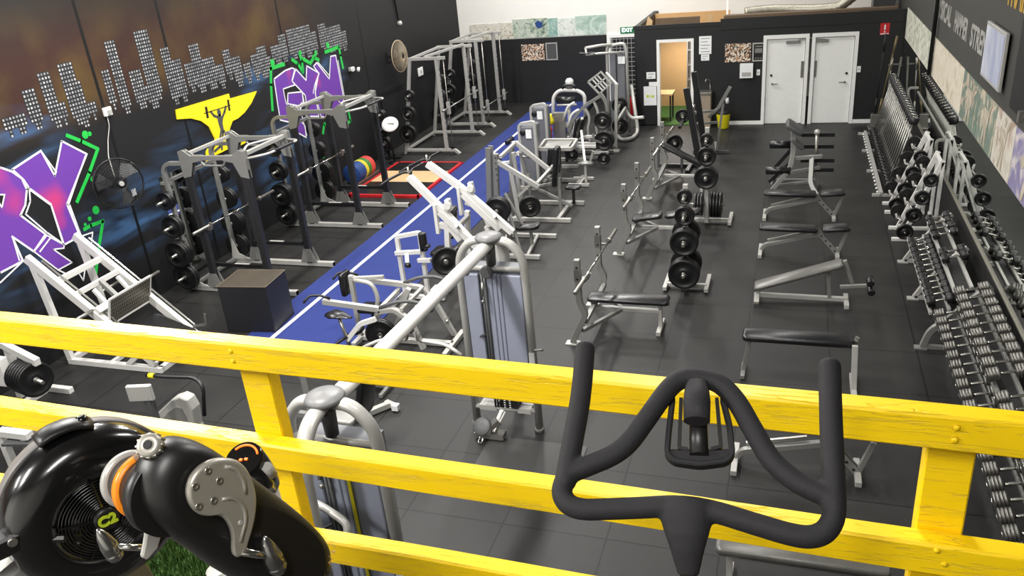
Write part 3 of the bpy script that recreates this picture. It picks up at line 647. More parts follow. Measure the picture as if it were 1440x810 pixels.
for (a, s) in ((.2, -1), (L - .2, 1)):
    h = MB().lathe((0, 0, a), (0, 0, s), [(0, .05), (.004, .078), (.03, .082), (.12, .082), (.125, .078), (.126, .04)], 18).build('head', 'iron', fb)
    MB().lathe((0, 0, a + s * .126), (0, 0, s), [(-.001, .045), (.01, .04), (.013, .02)], 12).build('end_cap', 'chrome', h)
for i in range(19):
    lb_ = 'fixed barbell standing upright by the mirror, %s from the near end' % ORD[i]
    o = fb if i == 0 else dup(fb)
    o['label'] = lb_; o['group'] = 'upright fixed barbells by the mirror'
    o.location = (1.74, 15.8 + i * .222, .045); o.rotation_euler = (0, .235, 0)
# ---- slanted racks of horizontal fixed barbells
lv = [(1.86, .24), (1.96, .52), (2.05, .80), (2.14, 1.08)]
for k, (ya, yb) in enumerate(((13.45, 13.97), (14.75, 15.22))):
    t = thing('barbell_rack', ['pale slanted rack of plate-ended barbells, the one nearer the camera', 'pale slanted rack of plate-ended barbells, the one farther from the camera'][k], 'barbell rack', (1.95, (ya + yb) / 2, 0))
    for y in (ya, yb):
        MB().bar((1.76, y, .04), (2.22, y, 1.32), .07, .05, up=(0, 1, 0)).bb(1.62, 2.25, y - .035, y + .035, 0, .05).bar((2.22, y, .04), (2.22, y, 1.3), .05).build('side_frame', 'white', t, bev=.004)
        b = MB()
        for (x, z) in lv: b.rt([(x - .03, y, z - .05), (x - .13, y, z - .045), (x - .15, y, z + .03)], .03, .02, up=(0, 1, 0), r=.02)
        b.build('hook_row', 'white', t)
    MB().bar((2.2, ya, 1.28), (2.2, yb, 1.28), .05).bar((2.2, ya, .3), (2.2, yb, .3), .05).build('cross_bar', 'white', t, bev=.003)
    for i, (x, z) in enumerate(lv):
        c = thing('fixed_barbell', 'plate-ended barbell on the %s slanted rack, %s level from the floor' % (('nearer', 'farther')[k], ORD[i]), 'barbell', (x - .09, (ya + yb) / 2, z), 'barbells on the slanted racks')
        y0_, y1_ = ya - .3, yb + .3
        if (i + k) % 2: MB().cyl((x - .09, y0_, z), (x - .09, y1_, z), .014, seg=10).build('shaft', 'chrome', c)
        else: MB().tube([(x - .09, y0_, z), (x - .09, ya - .05, z), (x - .14, ya + .12, z), (x - .08, ya + .26, z), (x - .14, ya + .40, z), (x - .09, yb + .05, z), (x - .09, y1_, z)], .014, 10, .04).build('shaft', 'chrome', c)
        r = .125 - .006 * i
        for (yy, s) in ((y0_ + .1, -1), (y1_ - .1, 1)):
            MB().lathe((x - .09, yy, z), (0, s, 0), [(0, r * .95), (.006, r), (.05, r), (.056, r * .95), (.056, r * .8), (.046, r * .75), (.046, r * .35), (.058, r * .3)], 22).build('plate_end', 'iron', c)
# ---- long bars standing in the corner
t = thing('bar_holder', 'square steel holder for long bars in the back right corner', 'bar holder', (2.0, 20.7, 0))
MB().bb(1.72, 2.2, 20.5, 20.9, .0, .05).bb(1.76, 1.96, 20.6, 20.8, .05, .36).build('base', 'steel', t, bev=.01); MB().bar((2.2, 20.85, .05), (2.3, 20.85, 1.62), .04).rt([(2.06, 20.7, 1.45), (2.06, 20.9, 1.45), (2.3, 20.9, 1.45), (2.3, 20.7, 1.45)], .03).build('upper_ring', 'steel', t)
for (x, y, xt, h, c, lb_) in ((1.84, 20.7, 1.93, 2.15, 'dark', 'tall black bar standing in the back right corner'), (1.92, 20.66, 2.16, 2.1, 'brass', 'tall brassy bar leaning in the back right corner'), (2.06, 20.75, 2.12, 1.6, 'steel', 'shorter steel bar in the back right corner')):
    if c == 'brass': M['brass'] = mat('worn_brass_bar', (122, 110, 80), .45, .5, noise=.2)
    bt = thing('long_bar', lb_, 'barbell', (x, y, .37))
    P0 = V((x, y, .37)); P1 = V((xt, y + .1, h)); MB().cyl(P0, P1, .014, seg=10).build('shaft', c, bt); MB().cyl(P0.lerp(P1, .78), P1, .026, seg=12).build('sleeve', c, bt); MB().cyl(P0, P0.lerp(P1, .2), .025, seg=12).build('sleeve', c, bt)

# ---- plate trees
def tree(label, x, y, pegs, col='lgrey', h=1.65, w=.6):
    t = thing('plate_tree', label, 'plate tree', (x, y, 0))
    MB().bar((x, y, .05), (x, y, h), .07).build('post', col, t, bev=.004)
    MB().bar((x - w / 2, y - .06, .05), (x - w / 2, y + .5, .05), .06).bar((x + w / 2, y - .06, .05), (x + w / 2, y + .5, .05), .06).bar((x - w / 2, y + .1, .06), (x + w / 2, y + .1, .06), .06).build('base', col, t, bev=.004)
    for (z, d) in pegs:
        d = V(d); MB().cyl(V((x, y, z)) + d * .03, V((x, y, z)) + d * .30, .024, seg=12).build('peg', 'steel', t)
    return t
F = (0, -1, 0)
tree('plate tree of black plates beside the nearest bench press', -1.36, 11.12, [(.36, F), (.84, F), (1.22, F), (1.50, F), (.42, (0, 1, 0)), (.9, (0, 1, 0))])
g = 'plates on the trees'
stack((-1.36, 11.06, .36), F, [(.225, .05)] * 3, 'the lowest front peg of the near plate tree', g)
stack((-1.36, 11.06, .84), F, [(.20, .045)] * 3, 'the second front peg of the near plate tree', g)
stack((-1.36, 11.06, 1.22), F, [(.14, .035)] * 2, 'the third front peg of the near plate tree', g)
stack((-1.36, 11.06, 1.50), F, [(.105, .03)] * 2, 'the top front peg of the near plate tree', g)
stack((-1.36, 11.18, .42), (0, 1, 0), [(.225, .05)] * 2, 'the lower rear peg of the near plate tree', g)
stack((-1.36, 11.18, .9), (0, 1, 0), [(.20, .045)] * 2, 'the upper rear peg of the near plate tree', g)
tree('plate tree of black plates beside the second bench', -1.34, 13.95, [(.38, (1, 0, 0)), (.38, (-1, 0, 0)), (.92, F), (1.28, F), (1.56, F)], h=1.75, w=.8)
stack((-1.40, 13.95, .38), (-1, 0, 0), [(.20, .045)] * 3, 'the low left peg of the far plate tree', g)
stack((-1.28, 13.95, .38), (1, 0, 0), [(.225, .045)] * 4, 'the low right peg of the far plate tree', g)
stack((-1.34, 13.89, .92), F, [(.20, .045)] * 3, 'the middle front peg of the far plate tree', g)
stack((-1.34, 13.89, 1.28), F, [(.16, .04)] * 2, 'the third front peg of the far plate tree', g)
stack((-1.34, 13.89, 1.56), F, [(.11, .03)] * 2, 'the top front peg of the far plate tree', g)

# ---- olympic bars
def olybar(p, d, label, group='long barbells', L=2.2):
    t = thing('olympic_bar', label, 'barbell', p, group); p = V(p); d = V(d).normalized()
    MB().cyl(p - d * L * .3, p + d * L * .3, .0145, seg=10).build('shaft', 'chrome', t)
    for s in (-1, 1):
        a = p + d * (s * L * .3); MB().lathe(a, d * s, [(0, .04), (.03, .04), (.03, .026), (L * .2, .026), (L * .2 + .002, .018)], 14).build('sleeve', 'steel', t)
    return t
# ================================================================== BENCHES
def bench_press(label, yn, yf, yc, x=-2.5, top=1.22, pad=((-2.52, .43), (-1.42, .43)), incline=None, end=True, barlab='', foot_dx=-.12, col='grey'):
    t = thing('bench_press', label, 'weight bench', (x + .5, yc, 0))
    for y in (yn, yf):
        b = MB().rt([(x + foot_dx, y, .02), (x + .08, y, .45), (x, y, .62), (x, y, top)], .075, .075, up=(0, 1, 0), r=.06)
        u = b.build('upright', col, t, bev=.004)
        MB().bb(x + foot_dx - .09, x + foot_dx + .09, y - .06, y + .06, 0, .015).build('foot_plate', 'lgrey', u)
        b = MB()
        z = .99; b.rt([(x + .02, y, z - .03), (x + .13, y, z - .035), (x + .165, y, z + .05)], .03, .02, up=(0, 1, 0), r=.02).build('bar_hook', 'steel', u)
        for z in (top - .1, top - .26, top - .42): MB().lathe((x + .0, y - .0375, z), (0, -1, 0), [(0, .016), (.004, .016), (.005, .01)], 10).build('bolt_hole', 'dark', u)
        MB().bb(x - .04, x + .042, y - .041, y + .041, top - .30, top - .12).build('wear_plate', 'steel', u)
    MB().bar((x + .07, yn, .34), (x + .07, yf, .34), .06).build('cross_beam', col, t, bev=.003)
    MB().bar((x + .02, yn, .2), (x + .45, yc, .27), .05).bar((x + .02, yf, .2), (x + .45, yc, .27), .05).build('brace', col, t, bev=.003)
    xe = pad[-1][0] - .12
    MB().rt([(x + .07, yc, .27), (xe, yc, .27), (xe, yc, .03)], .06, .07, up=(0, 1, 0), r=0).bar((xe, yc, .27), (xe, yc, pad[-1][1] - .04), .05).build('spine', 'lgrey', t, bev=.004)
    MB().bar((xe, yc - .22, .03), (xe, yc + .22, .03), .06).build('end_foot', 'lgrey', t, bev=.004)
    if not incline: incline = [(pad[0], pad[1])]
    for (a, b_) in incline:
        A = V((a[0], yc, a[1])); B = V((b_[0], yc, b_[1])); u = (B - A)
        MB().pad((A + B) / 2, (u.length, .28, .06), u, (0, 1, 0), .05).build('pad', 'vinyl', t)
        MB().bar(A - V((0, 0, .05)), B - V((0, 0, .05)), .06, .035).build('pad_frame', col, t)
    return t
bench_press('grey flat bench press with tall uprights nearest the camera', 9.3, 10.5, 9.88)
A, B = az(805, 415, 1.03), az(862, 327, 1.03); c = (A + B) / 2
olybar((-2.37, 9.86, 1.0), (.03, 1, 0), 'bare steel bar racked on the nearest bench press')
bench_press('grey decline bench press standing second in the row', 12.45, 13.65, 13.05, pad=((-2.45, .50), (-1.4, .50)), incline=[((-2.48, .42), (-1.98, .50)), ((-1.93, .49), (-1.35, .58))])
olybar((-2.37, 13.02, 1.0), (.03, 1, 0), 'bare steel bar racked on the second bench press')
t = bench_press('grey decline bench with a sloping black pad third in the row', 15.35, 16.6, 16.0, pad=((-2.4, .7), (-1.5, .45)), incline=[((-2.42, .92), (-1.55, .45))])
olybar((-2.37, 15.95, 1.0), (.03, 1, 0), 'bare steel bar racked on the third bench')
# adjustable benches
def fid(label, y, x0=-.42, wornc='vinyl', back=((-.40, .45), (.47, .43)), seat=((.54, .44), (.94, .47))):
    t = thing('adjustable_bench', label, 'weight bench', (x0 + .6, y, 0))
    MB().rt([(x0 + .06, y, .05), (x0 + .12, y, .14), (.50, y, .34)], .06, .06, up=(0, 1, 0), r=.04).build('main_beam', 'grey', t, bev=.004)
    MB().bar((x0 + .05, y - .25, .03), (x0 + .05, y + .25, .03), .06).build('rear_foot', 'lgrey', t, bev=.004)
    for s in (-1, 1):
        MB().bar((.47, y + s * .03, .40), (.78, y + s * .03, .04), .014, .07, up=(1, 0, 1)).build('support_plate', 'grey', t)
    b = MB()
    for k in range(4): b.lathe(V((.53 + .07 * k, y - .038, .33 - .082 * k)), (0, -1, 0), [(0, .014), (.006, .014), (.007, .005)], 8)
    b.build('adjusting_holes', 'dark', t)
    MB().bar((.90, y, .40), (.79, y, .05), .05).build('seat_post', 'grey', t, bev=.003)
    MB().bar((.78, y - .2, .03), (.78, y + .2, .03), .06).build('front_foot', 'lgrey', t, bev=.004)
    MB().bar((x0 + .15, y + .05, .2), (.3, y + .03, .36), .03).build('adjusting_strut', 'steel', t)
    for (nm, (a, c_)) in (('back_pad', back), ('seat_pad', seat)):
        A = V((a[0], y, a[1])); B = V((c_[0], y, c_[1])); u = B - A
        MB().pad((A + B) / 2, (u.length, .28, .06), u, (0, 1, 0), .05).build(nm, wornc, t)
    MB().bar((back[0][0] + .05, y, back[0][1] - .05), (back[1][0], y, back[1][1] - .05), .06, .03).build('back_frame', 'grey', t)
    return t
fid('grey adjustable bench lying flat, just in front of the preacher bench', 14.46)
fid('grey adjustable bench lying flat, behind the worn sloping bench', 12.74)
fid('adjustable bench half hidden by the top yellow rail on the right', 7.1, back=((-.40, .60), (.47, .58)), seat=((.54, .58), (.94, .61)))
# flat bench with tall end post
t = thing('flat_bench', 'long flat black bench with chrome legs just above the top rail', 'weight bench', (.2, 8.85, 0))
MB().pad((.19, 8.9, .52), (1.22, .27, .07), (1, 0, 0), (0, 1, 0), .05).build('pad', 'vinyl', t)
MB().bar((-.35, 8.9, .46), (.72, 8.9, .46), .05).build('pad_frame', 'grey', t)
MB().bar((-.34, 8.88, .45), (-.40, 8.88, .04), .05).bar((-.4, 8.72, .03), (-.4, 9.06, .03), .05).build('rear_leg', 'grey', t, bev=.003)
MB().bar((.80, 8.72, .56), (.82, 8.62, .03), .06).bar((.82, 8.35, .03), (.82, 8.98, .03), .06).build('front_leg', 'lgrey', t, bev=.003)
MB().rt([(.72, 8.9, .46), (.82, 8.9, .50), (.82, 8.84, .60), (.82, 8.78, .60)], .04, .04, r=.02).build('end_bracket', 'steel', t)
# sloping sit-up bench
t = thing('situp_bench', 'worn grey sit-up bench sloping down to the left with foot rollers', 'weight bench', (.2, 11.0, 0))
A, B = V((-.38, 10.93, .22)), V((.76, 11.0, .60)); u = B - A
MB().pad((A + B) / 2, (u.length, .28, .06), u, (0, 1, 0), .05).build('pad', 'worn', t)
MB().bar(A - V((0, 0, .05)), B - V((0, 0, .05)), .06, .03).build('pad_frame', 'black', t)
MB().bar((-.3, 10.95, .09), (.86, 11.0, .06), .06).build('base_beam', 'lgrey', t, bev=.004)
MB().rt([(-.34, 10.8, .02), (-.34, 10.95, .09), (-.34, 11.1, .02)], .07, .06, r=.02).bar((-.33, 10.95, .05), (-.33, 10.95, .2), .06).build('rear_foot', 'lgrey', t, bev=.003)
MB().bar((.62, 10.98, .08), (.58, 10.98, .48), .05).build('adjusting_post', 'grey', t, bev=.003)
MB().bar((.84, 10.8, .03), (.84, 11.2, .03), .06).build('front_foot', 'lgrey', t, bev=.003)
MB().bar((.78, 11.0, .64), (.90, 11.0, .30), .05).bar((.74, 10.92, .28), (1.10, 10.92, .32), .045).build('roller_arm', 'grey', t, bev=.003)
for (x, z) in ((1.10, .43), (1.12, .30)): MB().lathe((x, 10.72, z), (0, 1, 0), [(0, .03), (.01, .05), (.17, .05), (.18, .03)], 16).build('foam_roller', 'vinyl', t)
# preacher / hyperextension station
t = thing('preacher_bench', 'dark preacher curl bench standing in front of the left white door', 'weight bench', (.1, 15.9, 0))
MB().bar((-.36, 15.6, .04), (.56, 15.6, .04), .08).bar((-.36, 16.5, .04), (.5, 16.5, .04), .05).build('base_beam', 'grey', t, bev=.004)
MB().rt([(-.34, 15.6, .05), (.02, 15.75, .50), (.06, 15.9, .78), (.04, 15.95, 1.2)], .08, .07, up=(0, 1, 0), r=.12).build('front_upright', 'grey', t, bev=.004)
MB().rt([(.52, 15.6, .05), (.40, 15.7, .22), (.40, 15.9, .72)], .08, .07, up=(0, 1, 0), r=.1).build('rear_upright', 'grey', t, bev=.004)
MB().bar((.04, 15.88, .66), (.58, 15.88, .70), .07).bar((.02, 15.7, .44), (.55, 15.9, .48), .06).bar((-.2, 15.9, .12), (.4, 15.9, .2), .05).build('middle_beam', 'grey', t, bev=.004)
MB().pad((.06, 15.95, 1.24), (.34, .5, .09), (.75, 0, -.5), (0, 1, 0), .05).build('arm_pad', 'dgrey', t)
MB().pad((.12, 16.05, .92), (.3, .34, .07), (.7, 0, -.6), (0, 1, 0), .04).build('chest_pad', 'dgrey', t)
for (y, z, x) in ((16.35, .80, -.38), (15.75, .46, -.42)): MB().lathe((x, y, z), (1, 0, 0), [(0, .05), (.01, .075), (.45, .075), (.46, .05)], 18).build('foam_roller', 'vinyl', t)
MB().bar((-.3, 16.3, .3), (.02, 16.0, .8), .05).bar((-.35, 16.2, .1), (.0, 15.9, .55), .05).build('roller_arm', 'black', t)
MB().cyl((.48, 16.4, .2), (.48, 16.4, 1.0), .03, seg=12).build('weight_post', 'steel', t); MB().lathe((.48, 16.4, .98), (0, 0, 1), [(0, .03), (.03, .06), (.08, .05), (.1, .02)], 14).build('post_cap', 'lgrey', t)
for (y, z) in ((16.5, .95), (16.5, .72), (15.95, .6), (15.95, .42)): MB().bar((.2, y, z), (.8, y, z), .045, .07).build('bar_rest', 'black', t)
for x in (-.3, .58): MB().bar((x, 16.3, .02), (x + .12 * (1 if x < 0 else -1), 16.1, .4), .05).build('side_leg', 'lgrey', t)
# bench at the bottom edge of the photo
t = thing('flat_bench', 'flat black bench with worn top at the bottom edge of the photo', 'weight bench', (.25, 5.3, 0))
MB().pad((.24, 5.38, .45), (1.3, .28, .07), (1, 0, 0), (0, 1, 0), .05).build('pad', 'worn', t)
MB().bar((-.34, 5.38, .4), (.8, 5.38, .4), .06, .04).build('pad_frame', 'black', t)
for x in (-.3, .78): MB().bar((x, 5.38, .4), (x, 5.38, .04), .05).bar((x, 5.15, .03), (x, 5.6, .03), .05).build('leg', 'lgrey', t, bev=.003)
# ================================================================== LEFT SIDE: squat racks, smith machines, leg press
def gusset(b, x, y, s, z=2.3, sy=0):
    """cast corner plate on top of a post; s = direction of the side beam"""
    for dy in (-.045, .03):
        b.prism([(x - .07 * s, y + dy, z + .1), (x + .03 * s, y + dy, z + .12), (x + .16 * s, y + dy, z + .03), (x + .34 * s, y + dy, z + .03), (x + .34 * s, y + dy, z - .05), (x + .17 * s, y + dy, z - .08), (x + .08 * s, y + dy, z - .30), (x - .07 * s, y + dy, z - .33)], (0, .015, 0))
    b.box((x, y, z - .05), (.12, .075, .3))
def power_rack(label, yn, yf, where, barx=None):
    XF, XM, XS = -7.88, -8.96, -9.42
    t = thing('squat_rack', label, 'squat rack', (-8.5, (yn + yf) / 2, 0))
    for y in (yn, yf):
        b = MB().bar((-9.5, y, .05), (-7.42, y, .05), .08, .08).bar((-7.5, y, .05), (-7.42, y, .05), .085, .085)
        b.build('base_beam', 'lgrey', t, bev=.004)
        for x in (XM, XF):
            p = MB().bar((x, y, .06), (x, y, 2.36), .085, .11, up=(1, 0, 0)).build('post', 'navy', t, bev=.004)
            h = MB()
            for k in range(30): h.lathe((x + .001, y - .0435, .3 + k * .06), (0, -1, 0), [(0, .011), (.001, .011)], 8)
            h.build('hole_row', 'dark', p)
            MB().prism([(x - .16, y - .05, .085), (x + .16, y - .05, .085), (x + .07, y - .05, .33), (x - .07, y - .05, .33)], (0, .012, 0)).prism([(x - .16, y + .04, .085), (x + .16, y + .04, .085), (x + .07, y + .04, .33), (x - .07, y + .04, .33)], (0, .012, 0)).build('foot_gusset', 'grey', p)
        g = MB(); gusset(g, XM, y, 1); g.build('corner_plate', 'grey', t, bev=.003)
        g = MB(); gusset(g, XF, y, -1); g.build('corner_plate', 'grey', t, bev=.003)
        MB().bar((XM, y, 2.29), (XF, y, 2.29), .055, .07).build('side_beam', 'grey', t, bev=.004)
        MB().tube([(XM + .3, y - .02, 2.27), (XM + .36, y - .02, 2.17), (XF - .36, y - .02, 2.17), (XF - .3, y - .02, 2.27)], .017, 8, .04).build('side_handle', 'grey', t)
        MB().rt([(XM, y, 2.2), (XS + .1, y, 2.2), (XS, y, 2.1), (XS, y, .08)], .06, .07, up=(0, 1, 0), r=.1).build('storage_post', 'grey', t, bev=.003)
        MB().prism([(XS - .05, y - .06, .09), (XS + .35, y - .06, .09), (XS + .12, y - .06, .2), (XS + .03, y - .06, .5)], (0, .012, 0)).build('storage_gusset', 'lgrey', t)
    b = MB(); b.bar((XM, yn, 2.33), (XM, yf, 2.33), .05); b.build('rear_cross_beam', 'lgrey', t, bev=.003)
    b = MB(); b.bar((XF, yn, 2.33), (XF, yf, 2.33), .06); b.build('front_cross_beam', 'lgrey', t, bev=.003)
    b = MB().tube([(XF + .05, yn + .03, 2.27), (XF + .34, yn + .2, 2.30), (XF + .36, yf - .2, 2.30), (XF + .05, yf - .03, 2.27)], .019, 10, .1)
    b.tube([(XF - .05, yn + .05, 2.33), (XF - .32, (yn + yf) / 2, 2.33), (XF - .05, yf - .05, 2.33)], .019, 10, .1).build('pullup_bar', 'lgrey', t)
    MB().tube([(XF + .26, yn + .3, 2.30), (XF + .4, yn + .4, 2.32), (XF + .4, yf - .4, 2.32), (XF + .26, yf - .3, 2.30)], .024, 10, .05).build('grip', 'black', t)
    [MB().bar((XS, yn, zz), (XS, yf, zz), .055).build('rear_beam', 'grey', t, bev=.003) for zz in (.09, 1.9)]
    for y in (yn, yf):
        MB().bar((XM + .03, y + (.09 if y == yn else -.09), .45), (XF - .03, y + (.09 if y == yn else -.09), .45), .045, .06).build('safety_bar', 'black', t)
        MB().bb(XM + .4, XF - .4, y + (.066 if y == yn else -.114), y + (.114 if y == yn else -.066), .478, .484).build('wear_strip', 'lgrey', t)
        MB().rt([(XM + .05, y, 1.12), (XM + .17, y, 1.11), (XM + .19, y, 1.22)], .05, .03, up=(0, 1, 0), r=.02).build('bar_hook', 'steel', t)
        MB().bb(XF + .05, XF + .052, y - .03, y + .03, 2.1, 2.35).build('name_plate', 'black', t)
        # storage pegs: plates hang on the outside
        s = -1 if y == yn else 1
        for k, z in enumerate((.30, .72, 1.18, 1.62)):
            MB().cyl((XS, y + s * .03, z), (XS, y + s * .34, z), .024, seg=12).build('peg', 'steel', t)
            r = (.225, .225, .19, .15)[k]; n = (2, 3, 2, 2)[k]
            stack((XS, y + s * .068, z), (0, s, 0), [(r, .05)] * n, 'the %s %s peg of the %s squat rack' % (('lowest', 'second', 'third', 'top')[k], 'near-side' if s < 0 else 'far-side', where), 'plates on the squat racks')
    return t
power_rack('squat rack with dark posts standing nearer the camera by the narrow wall mirror', 10.2, 11.4, 'nearer')
power_rack('squat rack with dark posts farther back, below the purple three-letter graffiti', 13.3, 14.55, 'farther')
olybar((-8.838, 10.95, 1.152), (.02, 1, 0), 'bare steel bar racked across the nearer squat rack')
olybar((-8.838, 14.0, 1.152), (.02, 1, 0), 'bare steel bar racked across the farther squat rack')

def smith(label, yn, yf, barz, bartag):
    t = thing('smith_machine', label, 'smith machine', (-8.6, (yn + yf) / 2, 0))
    for y in (yn, yf):
        s = 'lgrey'
        MB().rt([(-9.36, y, 0), (-9.34, y, .1), (-7.98, y, .1), (-7.86, y, .0)], .06, .08, up=(0, 1, 0), r=.03).build('base_beam', s, t, bev=.003)
        MB().bar((-9.32, y, .1), (-8.9, y, 2.36), .06, .08, up=(1, 0, 0)).build('rear_upright', s, t, bev=.003)
        u = MB().bar((-8.2, y, .1), (-8.2, y, 2.36), .06, .09, up=(1, 0, 0)).build('front_upright', s, t, bev=.003)
        b = MB()
        for k in range(14): b.lathe((-8.15, y - .02, .4 + k * .13), (1, 0, 0), [(0, .014), (.012, .014)], 8)
        b.build('peg_row', 'dgrey', u)
        MB().bar((-8.95, y, 2.36), (-7.97, y, 2.36), .07, .07).build('top_beam', s, t, bev=.003)
        MB().cyl((-8.04, y + .03, .12), (-8.04, y + .03, 2.34), .013, seg=8).build('guide_rod', 'steel', t)
        MB().bb(-8.08, -8.0, y - .03, y + .06, .1, .18).build('rod_stop', 'black', t)
        MB().bb(-8.075, -8.005, y - .01, y + .07, barz - .15, barz + .15).build('slide_block', 'lgrey', t)
    [MB().bar((xa, yn, z_), (xb, yf, z_), .06).build('cross_beam', 'lgrey', t, bev=.003) for (xa, xb, z_) in ((-8.9, -8.9, 2.36), (-9.34, -9.34, .1), (-8.5, -8.2, 2.40))]
    MB().cyl((-8.04, yn - .35, barz), (-8.04, yf + .35, barz), .0145, seg=10).build('bar', 'steel', t)
    for (y, s) in ((yn - .35, 1), (yf + .35, -1)): MB().cyl((-8.04, y, barz), (-8.04, y + s * .3, barz), .025, seg=12).build('sleeve', 'steel', t)
    for y in (yn, yf):
        for k, z in enumerate((.55, 1.05, 1.5)):
            s = -1 if y == yn else 1
            MB().cyl((-9.26 + z * .18, y + s * .03, z), (-9.26 + z * .18, y + s * .25, z), .024, seg=10).build('peg', 'steel', t)
            stack((-9.26 + z * .18, y + s * .05, z), (0, s, 0), [((.225, .19, .14)[k], .045)] * 2, 'the %s %s peg of the %s smith machine' % (('low', 'middle', 'high')[k], 'near' if s < 0 else 'far', bartag), 'plates on the smith machines')
    return t
smith('silver smith machine nearer the camera beyond the lifting platform', 18.6, 20.45, 1.15, 'nearer')
smith('silver smith machine at the far left corner before the poster wall', 21.35, 22.8, .6, 'farther')
# small fixtures on the left wall
def wall_fan(label, c, nrm, r, col, loc):
    t = thing('wall_fan', label, 'fan', loc); c = V(c); n = V(nrm).normalized(); u = n.orthogonal().normalized(); w = n.cross(u)
    b = MB()
    for (rr, o) in [(r * k / 11, .11 * math.sqrt(max(0, 1 - (k / 11) ** 2))) for k in range(2, 12)]:
        P = [c + n * o + (u * math.cos(a) + w * math.sin(a)) * rr for a in [2 * PI * i / 36 for i in range(37)]]
        b.tube(P, .0028, 4, 0)
    for i in range(56):
        a = 2 * PI * i / 56; d = u * math.cos(a) + w * math.sin(a)
        b.tube([c + d * r * k / 5 + n * .11 * math.sqrt(max(0, 1 - (k / 5) ** 2)) for k in range(1, 6)], .0025, 4, 0)
    b.build('grille', col, t)
    P = [c + (u * math.cos(a) + w * math.sin(a)) * r for a in [2 * PI * i / 40 for i in range(41)]]
    MB().tube(P, .012, 6, 0).build('rim', col, t)
    for i in range(3):
        a = 2 * PI * i / 3; P = []
        for (rr, da, off) in ((.18, -.1, .02), (.55, -.35, .05), (.88, -.45, .05), (.92, .0, 0), (.85, .35, -.04), (.5, .35, -.04), (.18, .3, -.02)):
            d = u * math.cos(a + da) + w * math.sin(a + da); P.append(c + d * rr * r + n * off)
        MB().prism(P, n * .004).build('blade', 'dgrey', t)
    MB().lathe(c - n * .18, n, [(0, .06), (.02, .1), (.2, .1), (.24, .07), (.27, .06), (.29, .02)], 20).build('motor', 'black', t)
    MB().bar(c - n * .15, V((XL, c.y, c.z)), .05).bb(XL, XL + .03, c.y - .1, c.y + .1, c.z - .12, c.z + .12).build('wall_bracket', 'black', t)
    return t, c, n
f1, c1, n1 = wall_fan('large black wall fan over the leg press beside the graffiti', (-9.52, 9.34, 2.14), (1, -.42, .1), .37, 'black', (-9.52, 9.34, 2.14))
MB().lathe(c1 + n1 * .1, n1, [(0, .04), (.02, .035)], 12).build('badge', 'lgrey', f1)
MB().box(c1 + V((.08, .16, -.19)), (.012, .08, .1)).build('tag', 'paper', f1)
one('fan_cord', MB().tube([(XL + .01, 9.86, 3.05), (XL + .02, 9.84, 2.9), (XL + .03, 9.72, 2.7), (XL + .12, 9.55, 2.5), (-9.62, 9.4, 2.2)], .007, 6, .05), 'lgrey', 'pale cord hanging from the junction box to the large black fan', 'cord', (XL, 9.86, 3.05))
t = thing('junction_box', 'small white junction box under the skyline above the black fan', 'socket', (XL, 9.88, 3.1)); MB().bb(XL, XL + .05, 9.8, 9.95, 3.04, 3.17).build('casing', 'door', t, bev=.008); MB().bb(XL + .05, XL + .09, 9.84, 9.9, 3.07, 3.13).build('plug', 'lgrey', t)
f2, c2, n2 = wall_fan('beige wall fan high on the black wall above the smith machines', (-9.58, 19.45, 2.32), (1, -.05, .05), .39, 'tanfan' if 'tanfan' in M else 'lgrey', (-9.58, 19.45, 2.32))
t = thing('security_light', 'white twin-head floodlight on the wall right of the graffiti', 'light', (XL, 17.4, 2.4))
for s in (-1, 1): MB().lathe((XL + .12, 17.4 + s * .12, 2.38 - s * .03), (1, s * .5, -.3), [(0, .04), (.05, .06), (.07, .05)], 12).build('lamp_head', 'door', t)
MB().bb(XL, XL + .1, 17.33, 17.47, 2.33, 2.42).build('mount', 'lgrey', t, bev=.01)
t = thing('junction_box', 'small white round camera on the dark wall above the beige fan', 'camera', (XL, 20.3, 3.03)); MB().lathe((XL + .004, 20.3, 3.03), (1, 0, 0), [(0, .07), (.08, .06), (.1, .03)], 14).build('casing', 'lgrey', t); MB().tube([(XL + .03, 20.28, 3.1), (XL + .03, 20.1, 4.5), (XL + .03, 20.0, 6.4)], .02, 6).build('conduit', 'dark', t)
t = thing('light_switch', 'white socket plate on the black wall behind the nearer smith machine', 'socket', (XL, 21.3, 1.55)); MB().bb(XL, XL + .03, 21.1, 21.4, 1.5, 1.72).build('switch_plate', 'door', t, bev=.004); MB().bb(XL + .03, XL + .04, 21.2, 21.3, 1.57, 1.65).build('rocker', 'lgrey', t)
# white slotted disc on a post
t = thing('disc_stool', 'white oval disc with a central slot between the squat rack and the wall', 'disc', (-9.3, 17.85, 0))
dn = V((.2, -.72, .68)).normalized(); c = V((-9.3, 17.85, .95))
MB().lathe(c, dn, [(-.05, .12), (-.03, .19), (0, .21), (.02, .2), (.035, .12), (.03, .0)], 28).build('disc', 'door', t)
MB().bar(c + dn * .04 - V((.12, 0, 0)), c + dn * .04 + V((.12, 0, 0)), .035, .01, up=dn).build('slot', 'lgrey', t)
MB().tube([c - dn * .05, (-9.3, 17.8, .8), (-9.3, 17.8, .04)], .022, 8).lathe((-9.3, 17.8, 0), (0, 0, 1), [(0, .16), (.02, .15), (.04, .03)], 20).build('stand', 'black', t)
